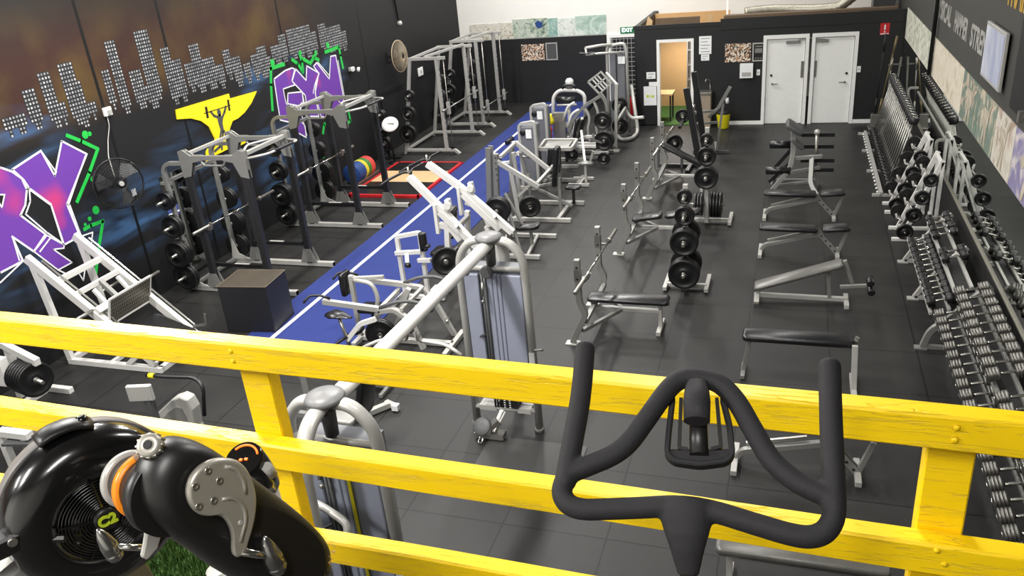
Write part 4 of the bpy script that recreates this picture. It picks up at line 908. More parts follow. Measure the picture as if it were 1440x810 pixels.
# wall plate tree beyond the disc
t = thing('plate_tree', 'dark plate tree against the wall behind the lifting platform', 'plate tree', (-9.6, 17.2, 0))
MB().bar((-9.6, 18.15, .03), (-9.6, 18.15, 1.5), .06).bb(-9.8, -9.3, 18.1, 18.2, 0, .05).bb(-9.65, -9.55, 18.02, 18.4, 0, .05).build('post', 'black', t)
for z, r in ((.42, .2), (.8, .17), (1.15, .13)):
    MB().cyl((-9.6, 18.1, z), (-9.6, 17.85, z), .024, seg=10).build('peg', 'steel', t)
    stack((-9.6, 18.08, z), (0, -1, 0), [(r, .045)] * 3, 'the %s peg of the wall plate tree' % {.42: 'low', .8: 'middle', 1.15: 'high'}[z], 'plates on the wall tree')
# coloured bumper plates in a row
y = 15.86
for i, (c, th) in enumerate((('blue', .075), ('blue', .075), ('blue', .07), ('blue', .07), ('yrub', .05), ('yrub', .05), ('green', .06), ('green', .06), ('redrub', .08), ('redrub', .08))):
    nm = {'blue': 'blue', 'yrub': 'yellow', 'green': 'green', 'redrub': 'red'}[c]; k = {0: 'first', 1: 'second', 2: 'third', 3: 'fourth', 4: 'nearer', 5: 'farther', 6: 'nearer', 7: 'farther', 8: 'nearer', 9: 'farther'}[i]
    plate((-9.42, y, .285), (.0, 1, 0), .225, th, '%s bumper plate in the coloured row by the platform, %s %s' % (nm, k, 'from the camera' if i < 4 else 'of its pair'), 'coloured bumper plates', c, name='bumper_plate'); y += th + .012
t = thing('bumper_rack', 'low rack holding the row of coloured bumper plates by the wall', 'plate rack', (-9.42, 16.3, 0))
MB().bb(-9.60, -9.56, 15.8, 16.85, 0, .11).bb(-9.28, -9.24, 15.8, 16.85, 0, .11).build('rail', 'steel', t)
for yy in (15.82, 16.82): MB().bb(-9.6, -9.24, yy - .02, yy + .02, 0, .05).build('end_bar', 'steel', t)
one('timber_offcut', MB().bb(-9.2, -9.13, 15.55, 15.75, 0, .08), 'wood', 'small pale timber block at the near corner of the platform', 'block', (-9.16, 15.65, 0), bev=.006)
# plyo box
t = thing('plyo_box', 'black plywood jump box with worn top behind the yellow rail', 'box', (-7.45, 9.25, 0))
R = Matrix.Rotation(.12, 3, 'Z'); b = MB()
b.box((-7.45, 9.22, .37), (.78, .62, .74), .10).build('box_shell', mat('black_plywood', (30, 30, 34), .5, noise=.1), t, bev=.006)
MB().box((-7.45, 9.22, .744), (.76, .60, .008), .10).build('worn_top', mat('worn_box_top', (66, 60, 52), .45, noise=.3, nscale=14), t)
e = MB()
for (x0, y0_, x1, y1_) in ((-.39, -.31, .39, -.31), (-.39, .31, .39, .31), (-.39, -.31, -.39, .31), (.39, -.31, .39, .31)):
    A = Matrix.Rotation(.10, 3, 'Z') @ V((x0, y0_, 0)) + V((-7.45, 9.22, .744)); B = Matrix.Rotation(.10, 3, 'Z') @ V((x1, y1_, 0)) + V((-7.45, 9.22, .744)); e.bar(A, B, .008, .006)
e.build('worn_edge', 'edge', t)
# leg press
t = thing('leg_press', 'white plate-loaded leg press with a chequered footplate against the mural', 'leg press', (-8.8, 8.05, 0))
n, fr = 7.65, 8.5
for y, nm in ((n, 'near'), (fr, 'far')):
    MB().bar((-9.75, y, 1.62), (-8.06, y, .12), .08, .12, up=(1, 0, 1.1)).build('rail', 'white', t, bev=.005)
    MB().bar((-9.58, y + .07, 1.56), (-8.1, y + .07, .25), .022, .022).build('guide_rod', 'chrome', t)
    MB().bar((-9.68, y, 1.52), (-9.58, y, .05), .07, .09, up=(1, 0, 0)).build('rear_leg', 'white', t, bev=.004)
    MB().bar((-9.62, y, .04), (-7.98, y, .04), .08, .08).bar((-8.55, y, .08), (-8.25, y, .3), .07).build('base_beam', 'white', t, bev=.004)
MB().bar((-9.62, n, .04), (-9.62, fr, .04), .08).bar((-8.02, n, .04), (-8.02, fr, .04), .08).bar((-8.9, n, .04), (-8.9, fr, .04), .06).build('base_cross', 'white', t, bev=.004)
MB().bar((-9.38, n, 1.28), (-9.38, fr, 1.28), .06, .08).bar((-9.12, n, 1.10), (-9.12, fr, 1.10), .05, .07).build('upper_cross', 'white', t, bev=.004)
MB().bar((-8.82, n - .02, .86), (-8.82, fr + .02, .86), .1, .14, up=(1, 0, 1)).bar((-8.98, 7.85, 1.1), (-8.76, 7.85, .8), .05).bar((-8.98, 8.3, 1.1), (-8.76, 8.3, .8), .05).build('sled', 'white', t, bev=.005)
MB().bar((-9.1, 8.1, 1.12), (-8.8, 8.1, .8), .06, .06).build('sled_strut', 'grey', t)
chk = mat('chequer_plate', (120, 116, 104), .4, .6)
nt = chk.node_tree; tc = nt.nodes.new('ShaderNodeTexCoord'); vo = nt.nodes.new('ShaderNodeTexChecker'); vo.inputs['Scale'].default_value = 32; mp_ = nt.nodes.new('ShaderNodeMapping'); mp_.inputs['Rotation'].default_value = (.78, 0, 0)
nt.links.new(tc.outputs['Object'], mp_.inputs[0]); nt.links.new(mp_.outputs[0], vo.inputs['Vector']); vo.inputs['Color1'].default_value = lin((146, 141, 128)); vo.inputs['Color2'].default_value = lin((84, 80, 72)); nt.links.new(vo.outputs['Color'], nt.nodes['Principled BSDF'].inputs['Base Color'])
fp = MB().prism([(-8.70, 7.69, .66), (-8.70, 8.47, .66), (-8.56, 8.47, 1.04), (-8.56, 7.69, 1.04)], (-.02, 0, .008)).build('footplate', chk, t)
MB().bar((-8.71, 7.68, .65), (-8.57, 7.68, 1.05), .025).bar((-8.71, 8.48, .65), (-8.57, 8.48, 1.05), .025).bar((-8.57, 7.68, 1.05), (-8.57, 8.48, 1.05), .025).bar((-8.71, 7.68, .65), (-8.71, 8.48, .65), .025).build('plate_rim', 'white', fp)
for (a, b_) in (((-8.86, n - .02, .9), (-8.86, 7.25, .9)), ((-8.86, fr + .02, .9), (-8.86, 8.95, .9)), ((-9.62, n - .02, .72), (-9.62, 7.3, .72)), ((-9.62, fr + .02, .72), (-9.62, 8.9, .72))): MB().cyl(a, b_, .024, seg=12).build('weight_peg', 'steel', t)
MB().pad((-8.15, 8.07, .42), (.7, .45, .08), (.8, 0, -.28), (0, 1, 0), .05).build('seat', 'vinyl', t)
for (y, s) in ((n, -1), (fr, 1)): MB().rt([(-8.1, y + s * .02, .25), (-7.95, y + s * .12, .25), (-7.92, y + s * .12, .42)], .03, .03, r=.02).build('release_handle', 'steel', t)
# ================================================================== MACHINES BESIDE THE TURF LANE
def Yp(y, *uv): return [ay(u, v, y) for u, v in uv]
U_ = (0, 1, 0)
# ---- cable crossover: two towers joined by an overhead beam
def tower(t, x, y, s, ztop=2.30):
    """one crossover tower, s = -1 when its third arm points to the camera"""
    for sx in (-1, 1):
        MB().oval([(x + sx * .02, y, ztop - .03), (x + sx * .20, y, ztop - .03), (x + sx * .345, y, ztop - .20), (x + sx * .36, y, ztop - .5), (x + sx * .37, y, .04)], .043, .055, 16, .14, 6, up=(0, 1, 0)).build('side_arch', 'lgrey', t)
        MB().lathe((x + sx * .37, y, 0), (0, 0, 1), [(0, .055), (.05, .055), (.06, .04)], 16).build('foot', 'grey', t)
    MB().oval([(x, y + s * .02, ztop - .03), (x, y + s * .24, ztop - .05), (x, y + s * .40, ztop - .25), (x, y + s * .42, ztop - .6), (x, y + s * .44, .04)], .045, .062, 16, .16, 6, up=(1, 0, 0)).build('rear_arch', 'lgrey', t)
    c = MB(); pr = []
    c.lathe((x, y, ztop - .06), (0, 0, 1), [(0, .07), (.04, .09), (.045, .135), (.065, .145), (.085, .135), (.105, .09), (.112, .0)], 28); c.build('cap', 'capgrey', t)
    MB().lathe((x, y, ztop - .3), (0, 0, 1), [(0, .05), (.26, .06)], 16).build('cap_core', 'dgrey', t)
    MB().cyl((x - .34, y - .01, ztop - .34), (x + .34, y - .01, ztop - .34), .026).build('upper_tie', 'lgrey', t)
    MB().cyl((x - .36, y - .02, .27), (x + .36, y - .02, .27), .03).bb(x - .3, x - .1, y - .05, y + .12, .24, .3).bb(x + .15, x + .3, y - .05, y + .12, .24, .3).build('lower_tie', 'lgrey', t)
    sh = MB()
    for (a, b, yy) in ((-.31, -.15, 0), (-.06, .0, 0), (.006, .05, .0), (.056, .095, 0), (.101, .32, .0)): sh.bb(x + a, x + b, y - .04, y + .12, .42, ztop - .40)
    sh.build('shroud_panel', 'blueshroud', t, bev=.008)
    MB().bb(x - .31, x + .32, y + .0, y + .16, .40, ztop - .33).build('shroud_back', 'shroud', t)
    MB().cyl((x - .105, y - .05, .3), (x - .105, y - .05, ztop - .35), .012).cyl((x - .075, y - .05, .3), (x - .075, y - .05, ztop - .35), .012).build('guide_rod', 'dgrey', t)
    ws = MB()
    for k in range(6): ws.bb(x - .05, x + .16, y - .06, y + .1, .30 + k * .028, .325 + k * .028)
    ws = ws.build('weight_stack', 'iron', t)
    n = MB()
    for k in range(6): n.bb(x + .0, x + .02, y - .063, y - .06, .308 + k * .028, .317 + k * .028).bb(x + .06, x + .08, y - .063, y - .06, .308 + k * .028, .317 + k * .028)
    n.build('weight_numbers', 'paper', ws)
    MB().bb(x + .34, x + .40, y - .06, y - .052, .78, 1.02).build('label_strip', 'paper', t); MB().cyl((x + .36, y - .04, 1.05), (x + .5, y - .04, 1.06), .012).build('pin', 'steel', t)
    MB().lathe((x - .02, y - .12, ztop - .34), (0, 1, 0), [(0, .06), (.01, .07), (.02, .055), (.03, .07), (.04, .06)], 20).build('upper_pulley', 'dgrey', t)
    MB().tube([(x - .08, y - .10, ztop - .45), (x - .08, y - .14, ztop - .6)], .018, 8).lathe((x - .08, y - .14, ztop - .68), (0, 0, 1), [(0, .01), (.02, .022), (.04, .01)], 10).build('cable_end', 'steel', t)
    for (xx, z) in ((-.19, 1.18), (-.22, .62)): MB().bar((x + xx, y - .07, z), (x + xx + .06, y - .05, z + .03), .02).build('catch', 'dgrey', t)
    # low pulley carriage
    p = MB().lathe((x - .2, y - .26, .16), (-.1, -.75, .66), [(0, .07), (.012, .105), (.02, .105), (.03, .09), (.034, .03)], 26).build('low_pulley', 'dgrey', t)
    MB().bar((x - .02, y - .06, .26), (x - .08, y - .26, .1), .05).bb(x - .3, x + .04, y - .3, y - .18, .03, .09).bar((x - .04, y - .18, .2), (x - .12, y - .24, .13), .08).build('pulley_carriage', 'steel', t)
    MB().tube([(x - .2, y - .33, .1), (x - .23, y - .38, .03), (x - .18, y - .39, .03), (x - .17, y - .34, .09)], .008, 6).build('snap_hook', 'chrome', t)
    MB().cyl((x - .01, y - .1, .28), (x - .06, y - .2, .17), .01).cyl((x + .02, y - .1, .28), (x - .03, y - .2, .17), .01).build('cable', 'white', t)
t = thing('cable_crossover', 'pale grey cable crossover of two towers joined by a long overhead beam', 'cable machine', (-2.9, 5.7, 0))
tower(t, -2.86, 7.25, 1); tower(t, -2.98, 4.15, -1)
MB().oval([(-2.975, 4.2, 2.24), (-2.865, 7.2, 2.24)], .07, .055, 18, 0).build('overhead_beam', 'white', t)
b = MB()
for k in range(7): yy = 4.6 + k * .4; b.bb(-2.985 + (yy - 4.2) * .037, -2.945 + (yy - 4.2) * .037, yy, yy + .05, 2.16, 2.20)
b.build('cable_guide', 'grey', t)
for s in (-1, 1): MB().tube([(-2.9 + s * .05, 5.4, 2.18), (-2.9 + s * .05, 5.4, 2.1), (-2.9 + s * .3, 5.4, 2.08), (-2.9 + s * .45, 5.35, 2.02)], .016, 8, .06).build('pullup_handle', 'lgrey', t)
# the pivoting handle arm and yellow guide stripe on the near tower
MB().tube([(-3.25, 3.95, 1.55), (-3.0, 3.85, 1.62), (-2.74, 3.8, 1.52), (-2.8, 3.7, 1.35)], .028, 10, .08).build('pivot_arm', 'lgrey', t)
MB().bar((-3.3, 3.95, 1.3), (-3.05, 3.85, 1.6), .07, .09).build('arm_bracket', 'white', t)
MB().bb(-2.90, -2.875, 4.09, 4.10, .5, 1.7).build('yellow_stripe', 'ypl', t)
# ---- M1: silver seated row machine with two long levers
t = thing('row_machine', 'silver lever row machine half hidden behind the crossover beam', 'row machine', (-5.0, 8.95, 0))
for (y, A, arcp, nm) in ((8.6, ((454, 424), (534, 435)), ((532, 438), (554, 435), (577, 451), (590, 478), (596, 490)), 'near'), (9.3, ((494, 391), (568, 400)), ((577, 402), (592, 404), (610, 422), (630, 455), (645, 480)), 'far')):
    P = Yp(y, *A); MB().bar(P[0], P[1], .06, .075).build('lever', 'lgrey', t, bev=.004)
    a = P[0]; MB().tube([a + V((.12, .0, .05)), a + V((.0, -.02, .10)), a + V((-.16, -.05, .10)), a + V((-.2, -.16, .04))], .018, 8, .04).build('handle', 'black', t)
    MB().rt([P[1]] + Yp(y, *arcp), .06, .07, up=U_, r=.05).build('curved_lever', 'lgrey', t, bev=.003)
    q = Yp(y, *arcp); MB().cyl(q[-2] + V((0, 0, .08)), q[-2] + V((.10, -.24, .14)), .024, seg=12).build('weight_peg', 'steel', t)
    MB().tube([P[1] + V((.0, 0, .02)), P[1] + V((.22, .05, .10)), P[1] + V((.45, .1, .1)), P[1] + V((.6, .1, .05))], .026, 8, .1).build('dark_arm', 'dgrey', t)
MB().bar((-5.62, 8.95, .05), (-4.2, 8.95, .05), .07).bar((-4.2, 8.62, .05), (-4.2, 9.32, .05), .07).bar((-5.6, 8.7, .05), (-5.6, 9.2, .05), .07).build('base_beam', 'lgrey', t, bev=.004)
MB().bar((-5.62, 8.95, .05), (-5.6, 8.95, 1.0), .06).bar((-5.6, 8.95, .95), (-5.1, 8.95, 1.0), .05).build('chest_post', 'lgrey', t, bev=.003)
MB().pad((-5.70, 8.95, .88), (.34, .24, .07), (0, 0, 1), (0, 1, 0), .04).build('chest_pad', 'vinyl', t)
MB().tube(Yp(8.85, (498, 394), (523, 398), (532, 418), (528, 445), (530, 462), (554, 470)), .03, 10, .1).build('guard_tube', 'lgrey', t)
MB().bar((-5.1, 8.95, .1), (-4.75, 8.95, .85), .06).bar((-5.1, 8.6, .62), (-5.1, 9.32, .64), .06).bar((-4.72, 8.6, .7), (-4.72, 9.3, .7), .05).bar((-5.5, 9.25, .2), (-4.9, 9.25, .7), .04).build('pivot_frame', 'lgrey', t, bev=.003)
MB().pad((-5.35, 8.95, .52), (.36, .3, .06), (1, 0, 0), U_, .05).bar((-5.35, 8.95, .06), (-5.35, 8.95, .5), .05).build('seat', 'vinyl', t)
stack((-4.98, 8.48, .42), (.1, -1, 0), [(.21, .045)] * 2, 'the silver lever row machine', 'plates on the lever machines')
# ---- spin bike with black saddle
sd = az(474, 443, 1.0)
t = thing('spin_bike', 'old exercise bike with a black saddle in front of the row machine', 'exercise bike', (sd.x, sd.y, 0))
x, y = sd.x, sd.y
o = MB().oval([(x - .15, y, 1.0), (x - .06, y, 1.01), (x + .06, y, 1.0), (x + .16, y, .98), (x + .2, y, .975)], .11, .035, 16, 0, up=(0, 0, 1), scales=[.5, 1.05, .8, .35, .22]).build('saddle', 'vinyl', t)
MB().cyl((x + .02, y, .97), (x + .10, y, .55), .022).build('saddle_post', 'steel', t)
MB().rt([(x + .08, y, .66), (x + .3, y, .9), (x + .52, y, .98)], .05, .06, r=.05).build('bike_frame', 'white', t, bev=.003)
MB().bar((x + .10, y, .55), (x - .12, y - .05, .08), .05).bar((x + .1, y, .5), (x + .4, y, .1), .05).bar((x - .12, y - .26, .04), (x - .12, y + .2, .04), .05).bar((x + .55, y - .24, .04), (x + .55, y + .22, .04), .05).bar((x - .12, y, .05), (x + .55, y, .05), .05).build('stand', 'grey', t, bev=.003)
P = [V((x + .36 + .21 * math.cos(a), y, .42 + .21 * math.sin(a))) for a in [2 * PI * k / 28 for k in range(29)]]
MB().tube(P, .028, 8, 0).build('flywheel_rim', 'black', t); MB().lathe((x + .36, y - .03, .42), U_, [(0, .17), (.015, .18), (.03, .05), (.06, .05)], 24).build('flywheel', 'dgrey', t)
MB().tube([(x + .1, y - .02, .72), (x - .02, y - .1, .66), (x - .12, y - .2, .5), (x - .2, y - .28, .42)], .02, 8, .06).tube([(x + .05, y + .05, .7), (x + .26, y + .02, .76), (x + .34, y, .86)], .02, 8).build('handlebar', 'black', t)
MB().bar((x + .36, y - .05, .42), (x + .28, y - .08, .27), .025).bb(x + .22, x + .34, y - .18, y - .08, .24, .27).build('crank', 'steel', t)
# ---- M2: small white machine with an upright pad
t = thing('chest_machine', 'small white machine with an upright black pad behind the row machine', 'strength machine', (-5.5, 10.35, 0))
P = Yp(10.35, (558, 333), (590, 327), (568, 394), (599, 398))
MB().rt([V((P[0].x, 10.35, .05)), P[0], P[1], V((P[1].x, 10.35, .05))], .06, .06, up=U_, r=.04).build('frame', 'white', t, bev=.004)
MB().pad(ay(595, 340, 10.27), (.30, .12, .09), (0, 0, 1), (1, .3, 0), .04).build('pad', 'vinyl', t)
MB().bar(ay(556, 356, 10.3), ay(592, 354, 10.3), .06).bar(ay(572, 357, 10.28), ay(573, 370, 10.2), .06).bar(ay(588, 366, 10.28), ay(606, 366, 10.25), .06).build('cross_arm', 'white', t, bev=.003)
MB().lathe(ay(574, 370, 10.2), (0, -.6, -1), [(0, .04), (.05, .05), (.07, .03)], 14).build('knob', 'black', t); MB().cyl(ay(596, 349, 10.2), ay(604, 345, 10.2), .03).build('roller', 'vinyl', t)
pn = V((.45, -.9, .15)).normalized(); pa = ay(627, 367, 10.15); MB().cyl(pa - pn * .12, pa + pn * .09, .024).bar(ay(606, 366, 10.25), pa - pn * .1, .04).build('weight_peg', 'steel', t)
MB().bar((-5.62, 9.95, .04), (-5.62, 10.75, .04), .06).bar((-5.2, 9.95, .04), (-5.2, 10.75, .04), .06).bar((-5.62, 10.35, .04), (-4.9, 10.35, .04), .06).build('base_beam', 'white', t, bev=.003)
a = ay(627, 367, 10.15); plate(a, (.45, -.9, .15), .21, .045, 'black plate on the small white machine with an upright pad', 'plates on the lever machines')
# ---- M3: big white lever machine
t = thing('pulldown_machine', 'large white lever machine with two long arms over the blue turf', 'strength machine', (-4.8, 11.1, 0))
YA, YB_ = 10.65, 11.5
for (y, lv_, arc, nm) in ((YA, ((575, 248), (613, 286), (660, 336)), ((618, 316), (634, 320), (648, 338)), 0), (YB_, ((601, 230), (646, 262), (721, 327)), ((655, 283), (672, 290), (684, 304), (689, 318)), 1)):
    P = Yp(y, *lv_)
    MB().bar(P[0], P[1], .10, .10).bar(P[1], P[2], .10, .10).build('lever', 'white', t, bev=.006)
    a = P[0]; MB().tube([a + V((.05, 0, .05)), a + V((-.1, .06, .05)), a + V((-.25, .05 - .2, .0)), a + V((-.36, -.3, -.06))], .02, 8, .06).tube([a + V((.02, .02, .03)), a + V((-.02, .16, .06)), a + V((.1, .34, .1))], .02, 8, .06).build('handle', 'black', t)
    MB().cyl(a + V((0, 0, .04)), a + V((-.0, 0, .14)), .014).build('end_pin', 'lgrey', t)
    MB().rt(Yp(y, *arc), .09, .08, up=U_, r=.1).build('curved_arm', 'white', t, bev=.005)
    q = P[1]; MB().bar(q + V((.0, -.04, .0)), q + V((.0, -.04, -.46)), .09, .05, up=(1, 0, 0)).build('link', 'white', t, bev=.004)
    b = MB()
    for z in (-.06, -.18, -.4): b.lathe(q + V((0, -.065, z)), (0, -1, 0), [(0, .018), (.012, .016)], 8)
    b.build('bolt', 'dgrey', t)
    MB().bar(q + V((.18, .03, .06)), q + V((.2, .03, -.12)), .10, .07).lathe(q + V((.2, -.02, -.02)), (0, -1, 0), [(0, .06), (.05, .06)], 14).build('pivot', 'white', t, bev=.004)
    MB().bar(V((q.x + .05, y, q.z - .12)), V((q.x + .62, y, .75)), .12, .10).build('brace', 'white', t, bev=.006)
    MB().cyl(P[2].lerp(P[1], .3), P[2].lerp(P[1], .3) + V((.05, -.22, .12)), .024).build('weight_peg', 'steel', t)
    MB().bar((-4.95, y, .05), (-4.85, y, 1.05), .08, .08).bar((-4.35, y, .04), (-4.55, y, .8), .07, .07).build('upright', 'white', t, bev=.004)
MB().bar((-5.05, YA - .05, .04), (-5.05, YB_ + .05, .04), .08).bar((-4.1, YA - .05, .04), (-4.1, YB_ + .05, .04), .08).bar((-5.05, 11.1, .04), (-4.1, 11.1, .04), .08).bar((-4.85, YA, .95), (-4.85, YB_, .95), .07).build('base_beam', 'lgrey', t, bev=.004)
MB().pad((-4.95, 11.1, 1.0), (.5, .26, .09), (.1, 0, 1), U_, .05).build('back_pad', 'vinyl', t)
MB().pad((-5.15, 11.1, .5), (.4, .36, .07), (1, 0, 0), U_, .06).bar((-5.15, 11.1, .05), (-5.1, 11.1, .47), .06).build('seat', 'vinyl', t)
# ---- M3b: machine with a low black seat
st_ = az(746, 318, .42)
t = thing('seated_machine', 'low grey machine with a black seat between the white lever machine and the grey one', 'strength machine', (-4.4, 12.6, 0))
MB().bar((-4.6, 12.1, .04), (-3.88, 12.1, .04), .07).bar((-4.7, 13.08, .04), (-3.86, 13.08, .04), .07).bar((-4.7, 12.1, .04), (-4.75, 13.08, .04), .07).bar((-4.1, 12.1, .06), (-4.2, 13.08, .06), .05).build('base_beam', 'lgrey', t, bev=.004)
MB().pad((st_.x - .05, st_.y, .42), (.42, .3, .07), (1, .15, .05), (-.15, 1, 0), .1).build('seat', 'vinyl', t)
MB().bar((st_.x, st_.y, .05), (st_.x, st_.y, .4), .05).bar((st_.x - .1, st_.y, .36), (-4.62, 12.7, .95), .04).bar((-4.3, 12.3, .06), (-4.62, 12.7, .85), .05).build('frame', 'grey', t, bev=.003)
MB().cyl((-4.95, 13.0, .45), (-4.93, 12.7, .5), .024).bar((-4.7, 13.05, .05), (-4.95, 13.0, .5), .06).build('weight_peg', 'steel', t)
a = ay(701, 293, 12.3); MB().bar((a.x + .1, 12.45, .05), (a.x + .04, 12.42, a.z + .1), .05).cyl(a + V((0, .2, 0)), a + V((.02, -.2, 0)), .024).bar((a.x + .1, 12.45, .05), (-4.7, 12.45, .05), .05).build('side_post', 'grey', t)
stack(a, (.1, -1, 0), [(.225, .045)] * 3, 'the near horn of the grey lever machine', 'plates on the lever machines')
a = ay(745, 289, 13.6); stack(a, (.35, -1, 0), [(.2, .045)] * 2, 'the far horn of the grey lever machine', 'plates on the lever machines')
MB().cyl(a, a + V((-.06, .33, 0)), .024).bar(a + V((-.06, .3, 0)), (a.x - .1, 13.95, a.z + .5), .05).build('weight_horn', 'steel', t)
# ---- M4: grey lever row machine
t = thing('row_machine', 'grey lever row machine with a tall black chest pad in the middle of the row', 'row machine', (-4.5, 14.4, 0))
y = 13.9
P = Yp(y, (686, 208), (688, 285)); b = MB()
for dy in (0, .16): b.bar(P[0] + V((0, dy, 0)), P[1] + V((0, dy, 0)), .10, .02, up=(0, 1, 0))
b.build('rear_plate', 'grey', t, bev=.003)
P = Yp(y, (697, 216), (698, 290)); po = MB().bar(P[0], V((P[1].x, y, .04)), .09, .09).build('post', 'grey', t, bev=.004)
b = MB()
for k in range(5): b.lathe(P[0] + V((0, -.047, -.06 - .11 * k)), (0, -1, 0), [(0, .02), (.01, .018)], 8)
b.build('bolt', 'dgrey', po)
P = Yp(y, (699, 227), (758, 263)); MB().bar(P[0], P[1], .07, .085).build('near_lever', 'lgrey', t, bev=.004)
P = Yp(y, (719, 242), (732, 311)); MB().bar(P[0], P[1], .07, .08).build('near_strut', 'lgrey', t, bev=.004)
P = Yp(y, (729, 276), (747, 258)); MB().bar(P[0], P[1], .05).build('near_brace', 'lgrey', t, bev=.003)
y = 14.85
P = Yp(y, (724, 200), (774, 240)); MB().bar(P[0], P[1], .07, .08).build('far_lever', 'lgrey', t, bev=.004)
P = Yp(y, (716, 205), (728, 219), (748, 222)); MB().tube(P, .018, 8).build('far_handle', 'steel', t)
P = Yp(y, (720, 205), (718, 268)); MB().bar(P[0], V((P[1].x, y, .04)), .08).build('far_post', 'grey', t, bev=.003)
P = Yp(y, (732, 215), (746, 268)); MB().bar(P[0], P[1], .06).build('far_strut', 'grey', t)
MB().cyl(ay(768, 240, 14.7), ay(784, 230, 14.6), .025).build('hand_grip', 'lgrey', t)
MB().pad(ay(782, 234, 14.4), (.78, .22, .09), (.12, 0, 1), (0, 1, 0), .05).build('chest_pad', 'vinyl', t)
P0 = ay(786, 250, 14.4); MB().bar((P0.x, 14.4, .05), (P0.x, 14.4, .7), .06).bar((P0.x - .6, 14.4, .5), (P0.x, 14.4, .62), .05).bar((-4.6, 14.4, .5), (-3.9, 14.4, .15), .05).build('pad_post', 'grey', t, bev=.003)
s_ = az(806, 263, .40); MB().pad((s_.x, s_.y, .40), (.3, .26, .06), (1, 0, 0), U_, .06).bar((s_.x, s_.y, .05), (s_.x, s_.y, .38), .05).build('seat', 'vinyl', t)
MB().bar((-5.15, 13.9, .04), (-3.8, 13.9, .04), .075).bar((-5.1, 14.9, .04), (-3.78, 14.9, .04), .075).bar((-4.05, 13.9, .05), (-4.05, 14.9, .05), .07).bar((-4.9, 13.9, .05), (-4.9, 14.9, .05), .06).bar((-4.9, 14.4, .1), (-5.0, 14.4, 1.2), .06).bar((-5.08, 13.9, 1.25), (-5.1, 14.85, 1.25), .06).bar((-4.4, 13.9, .75), (-4.35, 14.85, .8), .06).build('base_frame', 'lgrey', t, bev=.004)
# ---- selectorised machines
def stackmachine(label, x, y, h, armz, w=.3, st=True):
    t = thing('weight_stack_machine', label, 'strength machine', (x, y, 0))
    MB().bb(x - w / 2, x + w / 2, y - .1, y + .35, .05, h - .1).build('tower_shroud', 'shroud', t, bev=.02)
    MB().rt([(x - w / 2 - .02, y - .06, .04), (x - w / 2 - .02, y - .06, h - .05), (x + w / 2 + .02, y - .06, h), (x + w / 2 + .02, y - .06, .04)], .06, .08, up=U_, r=.08).build('tower_frame', 'lgrey', t, bev=.004)
    MB().bb(x - .02, x + .1, y - .115, y - .10, h - .34, h - .16).build('placard', 'paper', t)
    MB().lathe((x - .09, y - .10, h - .22), (0, -1, 0), [(0, .06), (.02, .06), (.03, .03)], 18).build('pulley', 'black', t)
    bl = .9 if st else .18
    MB().bar((x - .2, y - .2, .04), (x + bl, y - .2, .04), .07).bar((x - .2, y + .35, .04), (x + bl, y + .35, .04), .07).build('base_beam', 'lgrey', t)
    if st: MB().pad((x + .55, y + .1, .48), (.45, .36, .07), (1, 0, 0), U_, .06).bar((x + .55, y + .1, .06), (x + .55, y + .1, .45), .06).build('seat', 'vinyl', t)
    if st: MB().pad((x + .82, y + .1, .82), (.5, .34, .07), (.2, 0, 1), U_, .06).build('back_pad', 'vinyl', t)
    MB().rt([(x - .1, y, armz + .2), (x - .3, y - .05, armz + .15), (x - .42, y - .05, armz - .05), (x - .75, y - .05, armz - .07)], .06, .05, up=U_, r=.1).build('swing_arm', 'white', t, bev=.003)
    MB().lathe((x - .75, y - .25, armz - .02), (0, 1, 0), [(0, .04), (.01, .055), (.4, .055), (.41, .04)], 14).build('foam_roller', 'vinyl', t)
    return t
stackmachine('grey weight stack machine with a round pulley, the nearer of the two towers', -5.18, 16.0, 1.42, .6, st=False)
stackmachine('grey weight stack machine with a round pulley, the taller tower behind', -5.4, 17.6, 1.44, .62)
# white padded tray machine
t = thing('preacher_machine', 'pale machine with a flat framed tray right of the weight stack towers', 'strength machine', (-4.7, 16.3, 0))
MB().rt([(-5.0, 16.1, .80), (-5.0, 16.6, .85), (-4.3, 16.6, .85), (-4.3, 16.1, .80), (-5.0, 16.1, .80)], .05, .08, r=.04).build('tray_frame', 'lgrey', t, bev=.003); MB().pad((-4.65, 16.35, .83), (.55, .36, .04), (1, 0, 0), (0, 1, .1), .04).build('tray', 'grey', t)
MB().bar((-4.65, 16.35, .05), (-4.65, 16.35, .8), .07).bar((-5.0, 16.35, .05), (-4.2, 16.35, .05), .07).bar((-4.2, 16.1, .05), (-4.2, 16.6, .05), .07).bar((-4.95, 16.1, .05), (-4.95, 16.6, .05), .07).build('stand', 'grey', t)
MB().pad((-4.62, 15.85, .62), (.55, .28, .07), (.1, 0, 1), (1, .2, 0), .05).build('back_pad', 'vinyl', t)
# i) small machine with round disc seat and long base
t = thing('calf_machine', 'small silver machine with a rounded grey seat near the bare floor', 'strength machine', (-4.2, 16.5, 0))
s_ = az(823, 230, .5); MB().oval([(s_.x - .15, s_.y, .5), (s_.x, s_.y, .52), (s_.x + .16, s_.y, .5)], .11, .035, 14, 0, up=(0, 0, 1), scales=[.6, 1, .6]).build('seat', 'grey', t)
MB().bar((s_.x, s_.y, .05), (s_.x, s_.y, .48), .05).bar((-4.4, 16.05, .04), (-3.95, 16.05, .04), .06).bar((-4.4, 16.5, .04), (-3.95, 16.5, .04), .06).bar((-4.15, 16.05, .05), (-4.15, 16.5, .05), .05).bar((s_.x, s_.y, .45), (-4.35, 17.2, .9), .05).build('frame', 'lgrey', t, bev=.003)
MB().bar((-4.2, 17.6, .3), (-3.85, 17.6, .3), .05).bar((-4.3, 17.6, .04), (-4.2, 17.6, .34), .05).build('plate_arm', 'lgrey', t)
